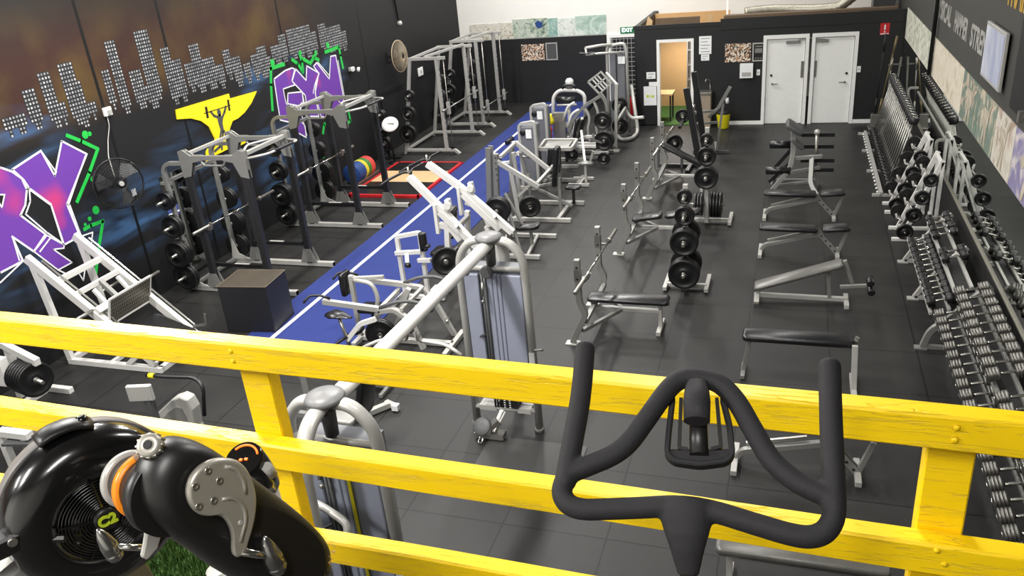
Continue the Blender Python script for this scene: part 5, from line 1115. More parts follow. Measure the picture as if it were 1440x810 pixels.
stack(ay(850, 222, 17.5), F, [(.14, .04)] * 2, 'the low arm of the small silver machine', 'plates on the far machines')
stack(ay(805, 217, 17.2), F, [(.14, .04)], 'the left arm of the small silver machine', 'plates on the far machines')
# ---- far lever machine with white bars and plates
t = thing('hack_squat', 'grey leaning sled machine with a slotted footplate raised at its top', 'strength machine', (-4.5, 18.9, 0))
y = 18.6
Q = Yp(y, (827, 115), (845, 101), (859, 117), (843, 132))
MB().rt([Q[0], Q[1], Q[2], Q[3], Q[0]], .045, .045, r=0).build('footplate_frame', 'lgrey', t)
b = MB()
for k in (.3, .5, .7): b.bar(Q[0].lerp(Q[3], k * 0 + 0) .lerp(Q[1], k), Q[3].lerp(Q[2], k), .03)
b.bar(Q[0].lerp(Q[3], .5), Q[1].lerp(Q[2], .5), .03).build('footplate_slats', 'white', t)
for dy in (0, .5):
    MB().rt(Yp(y + dy, (843, 130), (852, 142), (855, 158), (848, 175)), .07, .08, up=U_, r=.15).build('curved_arm', 'grey', t, bev=.003)
    MB().rt(Yp(y + dy, (846, 134), (820, 150), (806, 168), (800, 185)), .07, .09, up=U_, r=.2).build('sled_rail', 'grey', t, bev=.003)
    MB().rt(Yp(y + dy, (822, 150), (830, 165), (826, 182), (830, 198)), .05, .06, up=U_, r=.12).rt(Yp(y + dy, (834, 140), (842, 158), (838, 175), (842, 198)), .05, .06, up=U_, r=.12).build('side_rib', 'lgrey', t, bev=.002)
MB().bar((-4.8, 18.6, .05), (-3.95, 18.6, .05), .07).bar((-4.8, 19.1, .05), (-3.95, 19.1, .05), .07).bar((-4.77, 18.6, .05), (-4.77, 19.1, .05), .07).bar((-4.1, 18.6, .05), (-4.1, 19.1, .05), .07).build('base_frame', 'grey', t)
for (uv, yy) in (((849, 168), 18.5), ((851, 196), 18.3)):
    a = ay(*uv, yy); MB().cyl(a - V((0, .2, 0)), a + V((0, .5, 0)), .024).build('weight_horn', 'steel', t)
MB().pad(ay(818, 178, 18.9), (.6, .35, .08), (.4, 0, 1), U_, .06).build('back_pad', 'vinyl', t); MB().pad(ay(835, 145, 18.9), (.5, .3, .08), (.7, 0, .7), U_, .06).build('shoulder_pad', 'vinyl', t)
stack(ay(849, 168, 18.5), F, [(.2, .045)] * 3, 'the upper horn of the leaning sled machine', 'plates on the far machines')
stack(ay(851, 196, 18.3), F, [(.225, .045)] * 3, 'the lower horn of the leaning sled machine', 'plates on the far machines')
stack(ay(872, 147, 19.6), F, [(.19, .045)] * 2, 'the high horn beside the tall post', 'plates on the far machines')
stack(ay(873, 176, 19.4), F, [(.2, .045)] * 2, 'the low horn beside the tall post', 'plates on the far machines')
t = thing('t_bar_row', 'silver machine with long white bars and a tall post beside the open floor', 'strength machine', (-4.1, 18.7, 0))
MB().bar((-3.93, 18.75, .02), (-3.85, 18.75, 1.6), .07).bb(-4.0, -3.84, 18.65, 18.85, 0, .04).bar((-3.85, 18.75, 1.58), (-4.2, 19.3, 1.75), .05).bar((-3.9, 18.75, .7), (-3.8, 19.6, .9), .05).build('tall_post', 'lgrey', t, bev=.003)
for (uv, yy) in (((872, 147), 19.6), ((873, 176), 19.4)):
    a = ay(*uv, yy); MB().cyl(a - V((0, .15, 0)), a + V((0, .25, 0)), .024).bar(a + V((0, .2, 0)), (-3.9, 18.78, a.z), .05).build('weight_horn', 'steel', t)
for (v0, yy) in ((192, 18.2), (202, 18.0), (206, 17.8)): MB().bar(ay(800 if v0 > 195 else 824, v0, yy), ay(838, v0, yy), .05, .06).build('long_bar', 'white', t, bev=.003)
MB().bar(ay(830, 195, 18.0), ay(866, 208, 18.4), .05).bar((-4.6, 18.1, .04), (-3.95, 18.1, .04), .06).bar((-4.3, 18.1, .05), (-4.3, 18.1, .6), .05).build('pivot_frame', 'grey', t)
for i, (u, v) in enumerate(((806, 160), (812, 172), (800, 150))): MB().tube(Yp(18.0 + i * .3, (u - 8, v + 20), (u - 2, v), (u + 8, v - 6)), .03, 8, .1).build('bent_tube', 'white', t)
# white seated machine with black rollers at the back
t = thing('leg_curl_machine', 'white framed machine with black rollers against the black back wall', 'strength machine', (-5.3, 19.6, 0))
MB().tube(Yp(19.6, (778, 175), (778, 136), (786, 127), (812, 127), (822, 133), (823, 165)), .045, 10, .2).build('hoop_frame', 'white', t)
MB().lathe(ay(783, 141, 19.4), ay(814, 141, 19.4) - ay(783, 141, 19.4), [(0, .05), (.02, .09), (.45, .09), (.47, .05)], 16).build('roller', 'vinyl', t)
MB().tube(Yp(19.5, (791, 125), (793, 120), (808, 120), (810, 125)), .03, 8, .08).build('top_handle', 'black', t)
MB().lathe(ay(801, 122, 19.6), (0, 0, 1), [(0, .1), (.15, .1), (.2, .06)], 14).build('top_cap', 'white', t)
MB().lathe(ay(783, 148, 19.3), ay(814, 147, 19.3) - ay(783, 148, 19.3), [(0, .025), (.5, .025)], 10).build('lower_bar', 'lgrey', t)
p0 = ay(800, 150, 19.6); MB().bar((p0.x, 19.6, .05), (p0.x, 19.6, p0.z), .07).bar((p0.x - .5, 19.3, .05), (p0.x + .5, 19.3, .05), .08).bar((p0.x - .4, 19.9, .05), (p0.x + .4, 19.9, .05), .08).bar((p0.x, 19.3, .05), (p0.x, 19.9, .05), .08).build('base', 'white', t)
MB().pad((p0.x + .02, 19.2, .55), (.4, .4, .08), (1, 0, 0), U_, .06).bb(p0.x - .25, p0.x + .05, 18.95, 19.1, .1, .9).build('seat', 'grey', t)
# punching gloves
for i, (u, v, c, l) in enumerate(((768, 172, 'paper', 'white boxing glove hanging highest between the grey machines'), (774, 169, 'ypl', 'yellow boxing glove hanging at the right of the cluster'), (772, 181, 'pink', 'red boxing glove hanging in the middle of the cluster'), (772, 189, 'pink', 'red boxing glove lowest in the hanging cluster'))):
    p = ay(u, v, 18.6 + .1 * (i % 2)); g_ = MB().oval([p + V((0, 0, .15)), p + V((0, 0, .08)), p + V((.01, 0, 0)), p + V((.02, 0, -.07)), p + V((.02, 0, -.11))], .09, .07, 12, 0, scales=[.55, .7, 1, .9, .4]).oval([p + V((-.06, -.03, .03)), p + V((-.09, -.04, -.03)), p + V((-.06, -.04, -.07))], .03, .03, 8, 0)
    o = one('boxing_glove', g_, c, l, 'glove', p)
t = thing('glove_stand', 'thin dark stand from which the coloured gloves hang', 'stand', (-5.3, 18.9, 0)); p = ay(770, 160, 18.75)
MB().bar((p.x, 18.8, .02), (p.x, 18.8, p.z), .03).bar((p.x - .15, 18.72, p.z - .02), (p.x + .2, 18.72, p.z - .02), .03).build('pole', 'dgrey', t); MB().bb(p.x - .2, p.x + .2, 18.6, 19.0, 0, .02).build('base', 'dgrey', t)
# lat pulldown tower by the gate
t = thing('cable_tower', 'tall grey cable tower with curved top arms beside the wire gate', 'cable machine', (-4.1, 20.5, 0))
MB().tube([(-4.42, 20.4, .05), (-4.40, 20.4, 2.2), (-3.98, 20.4, 2.26), (-3.92, 20.4, 2.1), (-3.9, 20.4, .05)], .04, 12, .12).build('frame', 'lgrey', t)
MB().bb(-4.34, -4.18, 20.35, 20.6, .3, 2.05).bb(-4.16, -3.96, 20.35, 20.6, .3, 2.05).build('shroud', 'shroud', t, bev=.02)
MB().tube([(-4.15, 20.5, 2.22), (-4.5, 20.2, 2.26), (-4.85, 20.0, 2.24)], .035, 10, .1).tube([(-4.0, 20.3, 2.05), (-4.4, 20.0, 2.1), (-4.8, 19.9, 2.1)], .03, 10, .1).bar((-4.85, 20.0, 2.24), (-4.8, 19.9, 2.08), .04).build('top_arm', 'lgrey', t)
MB().tube([(-4.95, 19.8, 2.16), (-4.8, 19.9, 2.12), (-4.62, 19.8, 2.16), (-4.55, 19.75, 2.1)], .018, 8).build('pull_bar', 'dgrey', t)
MB().tube([(-4.25, 20.3, .05), (-3.95, 19.6, .06), (-3.72, 19.75, .06), (-3.66, 20.3, .08), (-3.86, 20.6, 1.2)], .045, 10, .2).build('base_loop', 'lgrey', t)
MB().bb(-4.12, -3.95, 20.32, 20.345, 1.78, 1.95).build('placard', 'paper', t)
MB().tube([(-4.05, 20.2, .9), (-3.85, 20.0, .6), (-3.75, 20.0, .5), (-3.45, 19.9, .55)], .04, 10, .1).build('white_arm', 'white', t)
MB().pad((-3.98, 19.95, .82), (.2, .3, .2), (1, 0, .4), U_, .05).build('pad', 'lgrey', t)
t = thing('fire_extinguisher', 'red fire extinguisher on the office corner behind the cable tower', 'extinguisher', (-3.93, 21.15, .25)); q = (-3.95, 21.2)
MB().lathe((q[0], q[1], .32), (0, 0, 1), [(0, .07), (.02, .075), (.42, .075), (.5, .03), (.54, .02)], 16).build('cylinder', 'redcyl', t); MB().tube([(q[0], q[1], .86), (q[0] - .08, q[1] - .02, .8), (q[0] - .08, q[1] - .04, .45)], .012, 6).bar((q[0] - .02, q[1], .88), (q[0] + .08, q[1] - .03, .92), .02).bar((q[0], q[1], .8), (-3.86, YO + .05, .8), .03).build('hose', 'dark', t)
# ---- small items by the office wall
t = thing('water_fountain', 'taupe drinking fountain with a chrome tap against the office wall', 'fountain', (-2.09, 21.1, 0))
MB().bb(-2.24, -1.94, 20.95, 21.28, 0, .84).build('pedestal', 'cartd', t, bev=.01); MB().bb(-2.26, -1.92, 20.93, 21.28, .84, .9).build('basin', 'steel', t, bev=.01); MB().tube([(-1.98, 21.2, .9), (-1.98, 21.2, 1.15), (-2.06, 21.15, 1.2), (-2.1, 21.1, 1.12)], .014, 8, .04).build('tap', 'chrome', t)
t = thing('yellow_bucket', 'yellow bin with a black liner standing by the office wall', 'bin', (-1.6, 20.9, 0))
MB().lathe((-1.62, 20.9, .01), (0, 0, 1), [(0, .12), (.02, .13), (.36, .17), (.38, .175), (.385, .15), (.3, .14)], 20).build('bin_shell', 'ypl', t); MB().lathe((-1.62, 20.9, .36), (0, 0, 1), [(0, .16), (.03, .18), (.09, .15), (.1, .05)], 20).build('liner', 'dark', t)
# ---- black leaning machine with two tall posts (seen behind the benches)
t = thing('sled_tower', 'black machine with two tall leaning posts behind the plate trees', 'strength machine', (-2.4, 18.0, 0))
for (y, a, b_) in ((17.0, (965, 124), (984, 222)), (18.1, (976, 101), (991, 205))):
    P = Yp(y, a, b_); MB().bar(P[0], V((P[1].x + .03, y, .03)), .10, .12).build('tall_post', 'black', t, bev=.004)
MB().bar((-2.05, 17.0, .04), (-2.0, 18.1, .04), .08).bar((-2.7, 17.5, .04), (-1.6, 17.5, .04), .07).bar((-2.2, 17.0, 1.0), (-2.15, 18.1, 1.1), .06).build('base_beam', 'black', t)
MB().pad((-2.45, 17.5, .46), (.5, .34, .06), (1, 0, 0), U_, .03).build('white_pad', 'paper', t)
MB().rt([(-2.7, 17.35, .04), (-2.7, 17.35, .4), (-2.2, 17.35, .4), (-2.2, 17.35, .04)], .05, r=.05).build('stand', 'dgrey', t)
MB().tube(Yp(17.3, (972, 150), (978, 160), (972, 170)), .03, 8).tube(Yp(17.6, (976, 146), (972, 165)), .03, 8).build('chrome_part', 'chrome', t)
stack(ay(960, 163, 17.5), F, [(.15, .04)], 'the left horn of the black leaning machine', 'plates on the far machines')
stack(ay(948, 200, 17.0), (.3, -1, 0), [(.17, .045)] * 2, 'the low left horn of the black leaning machine', 'plates on the far machines')
t = thing('incline_lever', 'grey leaning lever machine in front of the drinking fountain', 'strength machine', (-1.6, 18.8, 0))
P = Yp(18.6, (1027, 122), (1010, 152), (996, 165)); MB().bar(P[0], P[1], .09, .07).bar(P[1], P[2], .06).build('lever', 'grey', t, bev=.003)
P = Yp(18.6, (1017, 145), (1008, 200)); MB().bar(P[0], V((P[1].x, 18.6, .04)), .05).bar((P[1].x, 18.6, .04), (P[1].x - .1, 19.4, .04), .05).build('frame', 'grey', t)
P = Yp(18.6, (978, 158), (1006, 156), (980, 174), (1010, 172)); MB().bar(P[0], P[1], .05).bar(P[2], P[3], .05).build('cross_bar', 'grey', t)
P = Yp(18.6, (1022, 138), (1023, 145)); MB().cyl(P[0], P[1], .04).build('grip', 'paper', t)
MB().bar((-2.1, 18.6, .04), (-1.3, 18.6, .04), .06).build('base_beam', 'dgrey', t)
# ---- machines at the lower left, seen between the rails
t = thing('plate_loaded_machine', 'white machine with a thick stack of black plates at the left edge', 'strength machine', (-9.2, 6.6, 0))
MB().bar((-9.75, 6.75, .88), (-8.72, 6.5, .74), .08, .10).bar((-9.5, 6.7, .04), (-9.4, 6.7, .85), .09).bar((-9.8, 6.3, .04), (-8.9, 6.3, .04), .08).bar((-9.8, 6.95, .04), (-8.9, 6.95, .04), .08).bar((-9.3, 6.3, .04), (-9.3, 6.95, .04), .08).build('frame', 'white', t, bev=.005)
MB().bb(-9.42, -9.22, 6.38, 6.5, .4, .78).build('bracket', 'white', t, bev=.004)
b = MB().cyl((-9.15, 6.55, .5), (-8.65, 6.42, .5), .024); b.build('weight_peg', 'steel', t)
stack((-9.12, 6.5422, .5), (.5, -.13, 0), [(.225, .05)] * 6, 'the left edge machine', 'plates on the left edge machine')
t = thing('cross_trainer', 'grey machine with a tilted console and black grip between the rails at left', 'exercise machine', (-6.1, 5.75, 0))
c = az(203, 553, 1.25)
MB().box((c.x - .05, c.y - .0, 1.25), (.26, .05, .18), .25).build('console', 'lgrey', t, bev=.01)
arch = [(205, 602), (222, 580), (240, 563), (252, 559), (262, 563), (270, 577), (274, 602)]
inn = [(268, 606), (262, 585), (256, 574), (248, 572), (236, 580), (222, 600)]
A0 = Yp(5.75, *arch) + [V((-5.72, 5.75, .25)), V((-6.3, 5.75, .25))]
MB().prism(A0, (0, .14, 0)).build('body_shell', 'lgrey', t, bev=.012)
MB().prism([p + V((0, -.006, 0)) for p in Yp(5.75, *inn)] + [V((-6.2, 5.744, .35)), V((-5.8, 5.744, .35))], (0, .006, 0)).build('side_panel', 'grey', t)
MB().tube([(c.x - .12, c.y + .2, 1.33), (c.x + .1, c.y + .22, 1.32), (c.x + .42, c.y + .26, 1.32), (c.x + .54, c.y + .22, 1.26), (c.x + .52, c.y + .15, .95)], .02, 10, .08).build('handle', 'black', t)
MB().cyl((c.x - .09, c.y + .203, 1.328), (c.x - .03, c.y + .209, 1.325), .027).build('yellow_band', 'ypl', t)
MB().bar((c.x + .45, c.y - .25, .04), (c.x + .45, c.y + .4, .04), .08).bar((c.x - .3, c.y - .25, .04), (c.x - .3, c.y + .4, .04), .08).bar((c.x - .3, c.y + .05, .06), (c.x + .5, c.y + .05, .06), .08).bar((c.x, c.y + .03, .06), (c.x, c.y + .03, 1.2), .07).build('base', 'dgrey', t)
t = thing('low_white_machine', 'white beam machine with a black footplate behind the flywheel', 'exercise machine', (-8.3, 5.2, 0))
a, b_ = az(0, 607, .5), az(42, 612, .5)
MB().bar(a, b_, .10, .08).bar((a.x, a.y, .04), (a.x, a.y, .5), .08).bar((b_.x - .1, b_.y - .3, .04), (b_.x - .1, b_.y + .3, .04), .08).bar((b_.x - .1, b_.y, .05), (b_.x - .1, b_.y, .5), .07).build('beam', 'white', t, bev=.004)
c = az(32, 622, .35); q = MB().box((c.x + .05, c.y, .42), (.34, .3, .03), .2).build('footplate', 'dgrey', t)
# machine behind the near crossover tower
t = thing('leg_extension', 'grey machine parts behind the near crossover tower, between the rails', 'strength machine', (-4.0, 5.6, 0))
a = az(430, 560, .7); 
MB().bar((a.x - .4, a.y, .5), (a.x + .3, a.y - .1, .55), .06).bar((a.x + .05, a.y, .05), (a.x + .05, a.y, 1.0), .08).bar((a.x - .3, a.y - .25, .04), (a.x - .3, a.y + .35, .04), .07).bar((a.x - .3, a.y, .05), (a.x + .9, a.y, .05), .07).build('frame', 'grey', t, bev=.003)
MB().pad((a.x + .4, a.y + .05, .5), (.4, .35, .08), (1, 0, 0), U_, .05).build('seat', 'grey', t); MB().pad((a.x + .72, a.y + .05, .8), (.55, .34, .08), (.25, 0, 1), U_, .05).build('back_pad', 'vinyl', t)
a = az(541, 575, .05); MB().bar((a.x - .3, a.y - .3, .05), (a.x + .02, a.y + .12, .05), .07).bar((a.x - .05, a.y + .14, .05), (a.x + .14, a.y + .06, .05), .06).build('foot_beam', 'lgrey', t, bev=.003)
MB().bb(a.x + .08, a.x + .16, a.y + .02, a.y + .09, .02, .09).build('end_cap', 'paper', t)
one('floor_mat', MB().bb(-3.0, -1.9, 6.15, 7.05, .001, .008), 'matrub', 'thin dark rubber mat on the floor at the foot of the far crossover tower', 'mat', (-2.45, 6.6, 0))
# ================================================================== MURAL ON THE LEFT WALL (flat paint on the wall plane)
def W(pts, ox=0, oy=0, s=1., off=.001): return [ax(ox + u / s, oy + v / s, XL) + V((off, 0, 0)) for u, v in pts]
TH = V((.0015, 0, 0))
sky_m = bpy.data.materials.new('painted_window_grid'); sky_m.use_nodes = True
nt = sky_m.node_tree; L = nt.links.new; tc = nt.nodes.new('ShaderNodeTexCoord'); sp = nt.nodes.new('ShaderNodeSeparateXYZ'); L(tc.outputs['Object'], sp.inputs[0]); cb = nt.nodes.new('ShaderNodeCombineXYZ'); L(sp.outputs['Y'], cb.inputs['X']); L(sp.outputs['Z'], cb.inputs['Y'])
ns = nt.nodes.new('ShaderNodeTexNoise'); ns.inputs['Scale'].default_value = 9; L(tc.outputs['Object'], ns.inputs['Vector'])
br = nt.nodes.new('ShaderNodeTexBrick'); br.offset = 0; br.inputs['Scale'].default_value = 1; br.inputs['Brick Width'].default_value = .054; br.inputs['Row Height'].default_value = .056; br.inputs['Mortar Size'].default_value = .0150; br.inputs['Mortar Smooth'].default_value = .3
br.inputs['Color1'].default_value = lin((188, 190, 192)); br.inputs['Color2'].default_value = lin((110, 112, 116)); br.inputs['Mortar'].default_value = lin((22, 22, 24)); L(cb.outputs[0], br.inputs['Vector'])
L(br.outputs['Color'], nt.nodes['Principled BSDF'].inputs['Base Color']); nt.nodes['Principled BSDF'].inputs['Roughness'].default_value = .6
B = [(0, 169, 12, 187), (15, 164, 19, 182), (28, 130, 19, 178), (49, 102, 18, 175), (81, 90, 21, 176), (77, 145, 12, 166), (98, 118, 14, 172), (121, 148, 15, 163), (145, 61, 15, 158), (140, 102, 15, 150), (179, 102, 18, 148), (187, 44, 21, 141), (203, 120, 18, 144), (224, 70, 12, 146), (241, 86, 14, 140), (258, 89, 11, 124), (264, 64, 14, 126), (284, 84, 16, 121), (304, 93, 9, 117), (310, 71, 11, 108), (323, 81, 14, 117), (342, 89, 10, 110), (351, 76, 10, 108), (359, 67, 13, 103), (372, 80, 8, 98), (379, 66, 15, 84), (390, 50, 10, 82), (402, 44, 11, 80), (414, 40, 9, 78), (424, 38, 10, 75), (436, 44, 8, 72), (446, 34, 10, 70), (458, 38, 9, 68), (468, 36, 9, 66), (478, 46, 8, 64)]
b = MB()
for i, (u, v, w_, vb) in enumerate(B):
    p = ax(u, v, XL); q = ax(u + w_, v - w_ * .12, XL); c = ax(u + 5, vb, XL)
    y0, y1, z1, z0 = p.y, q.y, p.z, c.z
    y0 = round(y0 / .054) * .054; y1 = max(y0 + .162, round(y1 / .054) * .054); z1 = round(z1 / .056) * .056; z0 = round(z0 / .056) * .056
    b.bb(XL, XL + .0012 + .0001 * (i % 3), y0, y1, z0, z1)
    for k, (a_, e_) in enumerate(((.25, .8),)):      # ragged lower edges
        b.bb(XL, XL + .0012 + .0001 * (i % 3), y0 + round((y1 - y0) * a_ / .054) * .054, y0 + round((y1 - y0) * e_ / .054) * .054, z0 - .1 * (k + 1), z0)
b.build('painted_skyline', sky_m, wl)
def paint(name, pts, m_, line=None, lm='wpaint', off=.001):
    o = MB().prism(pts, TH).build(name, m_, wl)
    if line:
        MB().stroke([p + V((.0018, 0, 0)) for p in pts], line, TH, True).build('painted_outline', lm, wl)
    return o
def pmat():
    m = mat('purple_spray_fade', (112, 60, 158), .5); nt = m.node_tree; bs = nt.nodes['Principled BSDF']
    tc = nt.nodes.new('ShaderNodeTexCoord'); n = nt.nodes.new('ShaderNodeTexNoise'); n.inputs['Scale'].default_value = 1.6; n.inputs['Detail'].default_value = 1; nt.links.new(tc.outputs['Object'], n.inputs['Vector'])
    r = nt.nodes.new('ShaderNodeValToRGB'); e = r.color_ramp.elements; e[0].position = .60; e[0].color = lin((106, 58, 158)); e[1].position = .86; e[1].color = lin((206, 58, 112)); nt.links.new(n.outputs['Fac'], r.inputs['Fac']); nt.links.new(r.outputs['Color'], bs.inputs['Base Color']); return m
M['pfade'] = pmat()
# big letters R Y  (traced at 3.68 px per px from 0,180)
A = dict(ox=0, oy=180, s=3.682)
paint('painted_letter', W([(-260, 230), (-60, 205), (5, 206), (60, 225), (112, 262), (138, 318), (130, 400), (105, 452), (235, 550), (175, 640), (62, 562), (118, 688), (0, 750), (-200, 830)], **A), 'pfade', .028)
paint('painted_letter', W([(62, 215), (210, 118), (282, 248), (318, 68), (448, 135), (345, 395), (412, 560), (330, 605), (262, 395), (150, 312), (120, 268)], off=.0035, **A), 'pfade', .028)
paint('painted_letter', W([(235, 552), (330, 605), (330, 622), (275, 628), (372, 696), (300, 735), (175, 640)], off=.002, **A), 'pfade', .02)
paint('painted_counter', W([(-30, 345), (22, 345), (8, 412)], off=.004, **A), 'dark', .02)
b = MB()
for s_ in (((130, 445), (240, 540), (325, 600), (262, 400), (150, 318), (155, 380), (132, 445)), ((62, 562), (100, 690), (125, 688)), ((205, 640), (262, 565)), ((190, 620), (240, 556)), ((448, 135), (440, 145), (352, 400), (420, 560), (478, 540), (470, 610)), ((118, 688), (0, 800)), ((300, 735), (372, 770), (400, 740), (430, 790), (440, 720)), ((215, 125), (290, 230)), ((360, 400), (412, 540))):
    b.stroke(W(s_, off=.006, **A), .022, TH)
b.build('painted_highlight', 'wpaint', wl)
def green(name, lst, A_, w_):
    for s_ in lst: MB().stroke(W(s_, off=.004, **A_), w_, TH).build(name, 'gpaint', wl)
def blobs(lst, A_, r):
    b = MB()
    for (u, v, k) in lst:
        c = W([(u, v)], off=.004, **A_)[0]; b.prism([c + V((0, math.cos(a) * r * k, math.sin(a) * r * k)) for a in [2 * PI * j / 14 for j in range(14)]], TH)
    b.build('painted_blob', 'gpaint', wl)
green('painted_green_stroke', [((345, 38), (420, 68), (505, 108), (462, 230), (398, 382)), ((435, 525), (470, 505), (532, 482), (512, 610), (495, 750))], A, .055)
blobs([(440, 35, 1.2), (463, 30, .7), (478, 265, .8), (495, 425, 1.3), (463, 470, .7), (440, 500, .5)], A, .05)
# smaller letters G Y M (traced at 6.754 px per px from 380,60)
A = dict(ox=380, oy=60, s=6.754)
paint('painted_letter', W([(35, 345), (140, 265), (205, 240), (232, 250), (205, 365), (235, 400), (300, 465), (320, 560), (300, 600), (250, 700), (330, 790), (340, 900), (250, 850), (200, 760), (95, 735), (72, 600)], **A), 'pfade', .03)
paint('painted_letter', W([(205, 365), (240, 250), (338, 358), (345, 220), (462, 290), (425, 420), (430, 520), (460, 700), (360, 700), (330, 500)], off=.0035, **A), 'pfade', .03)
paint('painted_letter', W([(440, 190), (560, 345), (572, 130), (620, 120), (690, 500), (720, 760), (640, 760), (600, 640), (560, 720), (480, 700), (425, 480), (460, 290), (410, 225)], off=.002, **A), 'pfade', .03)
paint('painted_counter', W([(120, 440), (235, 400), (300, 465), (165, 480), (160, 590), (150, 585)], off=.004, **A), 'dark', .025)
b = MB()
for s_ in (((165, 480), (300, 468), (310, 560), (270, 600), (165, 580), (165, 480)), ((460, 290), (420, 400), (405, 480)), ((450, 185), (565, 320)), ((640, 170), (700, 500)), ((345, 880), (300, 700))): b.stroke(W(s_, off=.006, **A), .025, TH)
b.build('painted_highlight', 'wpaint', wl)
green('painted_green_stroke', [((0, 245), (130, 205)), ((5, 240), (5, 400), (20, 640)), ((205, 160), (260, 200), (310, 280)), ((275, 100), (300, 180), (310, 270)), ((300, 150), (380, 195), (430, 110)), ((400, 135), (460, 165)), ((520, 90), (650, 40), (665, 120), (690, 240)), ((560, 740), (510, 780), (500, 860)), ((740, 640), (760, 740), (700, 800))], A, .075)
blobs([(20, 190, 1.3), (545, 25, 1.2), (285, 95, .9), (430, 95, .9), (500, 1060, 1.6)], A, .055)
# yellow anvil sign with a lifter (traced at 5.4 px per px from 230,110)
A = dict(ox=230, oy=110, s=5.4)
t = thing('anvil_sign', 'yellow anvil emblem with a black weightlifter on the mural wall', 'emblem', (XL, 12.6, 2.0))
MB().prism(W([(88, 240), (490, 118), (498, 155), (530, 146), (702, 98), (660, 190), (610, 260), (560, 305), (518, 325), (500, 372), (490, 420), (500, 470), (560, 500), (580, 460), (612, 462), (618, 490), (560, 520), (500, 530), (420, 570), (352, 600), (350, 635), (320, 636), (318, 560), (330, 535), (375, 520), (385, 460), (365, 420), (340, 370), (280, 325), (200, 305), (98, 312)], off=.002, **A), V((.02, 0, 0))).build('anvil_face', 'ypaint', t)
b = MB(); o_ = .023
b.prism(W([(305, 218), (322, 215), (336, 302), (320, 305)], off=o_, **A), TH).prism(W([(474, 165), (488, 162), (500, 245), (486, 248)], off=o_, **A), TH)
b.stroke(W([(300, 268), (500, 205)], off=o_, **A), .016, TH)
b.build('painted_barbell', 'dark', t)
b = MB()
b.prism(W([(400, 290), (420, 268), (432, 288), (445, 290), (440, 340), (448, 385), (462, 405), (440, 420), (425, 395), (405, 330)], off=o_, **A), TH)
b.stroke(W([(400, 295), (375, 285), (350, 255)], off=o_, **A), .05, TH).stroke(W([(440, 292), (455, 255), (465, 215)], off=o_, **A), .05, TH)
c = W([(413, 262)], off=o_, **A)[0]; b.prism([c + V((0, math.cos(a) * .055, math.sin(a) * .07)) for a in [2 * PI * j / 12 for j in range(12)]], TH)
b.stroke(W([(430, 400), (420, 470), (420, 520), (380, 555)], off=o_, **A), .05, TH).stroke(W([(445, 405), (435, 500), (435, 540)], off=o_, **A), .05, TH)
b.build('painted_lifter', 'dgrey', t)
# ================================================================== FOREGROUND BIKES ON THE MEZZANINE
def adep(u, v, d):                 # point seen at u,v at a given depth along the lens axis
    return V((0, 0, CH)) + _ray(u, v) * (d / FPX)
def apl(pts, p0, n):               # points on the plane through p0 with normal n
    out = []
    for u, v in pts:
        r = _ray(u, v); out.append(V((0, 0, CH)) + r * ((p0 - V((0, 0, CH))).dot(n) / r.dot(n)))
    return out
# ---- air-resistance flywheel bike
n = V((.86, -.51, .02)).normalized(); p0 = adep(148, 727, 1.98)
t = thing('flywheel_bike', 'large black flywheel machine with a ringed grille and lime logo at the lower left', 'exercise bike', (p0.x, p0.y, 3.2))
u_ = V((0, 0, 1)).cross(n).normalized(); u_ = -u_ if u_.x < 0 else u_; w_ = n.cross(u_).normalized(); w_ = -w_ if w_.z < 0 else w_
MB().lathe(p0 - n * .02, n, [(-0.1680, 0.1008), (-0.1596, 0.1680), (-0.1386, 0.1949), (-0.1092, 0.2058), (-0.0504, 0.2100), (-0.0252, 0.2075), (0.0000, 0.1974), (0.0151, 0.1722), (0.0218, 0.1512), (0.0235, 0.1302), (0.0227, 0.1075), (0.0151, 0.1042), (0.0034, 0.1025), (0.0017, 0.0168)], 64).build('housing', 'gloss', t)
MB().lathe(p0 - n * .02, n, [(-0.1260, 0.2016), (-0.1243, 0.2054), (-0.0798, 0.2121), (-0.0756, 0.2092)], 64).build('rim_band', 'bandg', t)
b = MB()
for k in range(12):
    r = .026 + k * .0070; b.tube([p0 + n * (.022 + .006 * math.sin(k / 11 * PI)) - n * .02 + (u_ * math.cos(a) + w_ * math.sin(a)) * r for a in [2 * PI * j / 40 for j in range(41)]], .0021, 6, 0)
b.build('grille_ring', 'gloss', t)['kind'] = 'stuff'
for j in range(5):
    a = 2 * PI * j / 5 + .35; MB().bar(p0 + n * .008 + (u_ * math.cos(a) + w_ * math.sin(a)) * .02, p0 - n * .008 + (u_ * math.cos(a) + w_ * math.sin(a)) * .105 + n * .016, .005, .005).build('grille_spoke', 'gloss', t)
MB().lathe(p0 - n * .02, n, [(0, .03), (.034, .03), (.038, .022)], 28).build('hub_cap', 'satin', t)
q = Matrix((u_, w_, n)).transposed().to_4x4().to_euler()
tx = text('hub_logo', 'C2', .036, 'lime', p0 + n * .020, q, t, bold=.0016)
MB().lathe(p0 - n * .05, n, [(0, .11), (.006, .11)], 40).build('inner_disc', 'dark', t)
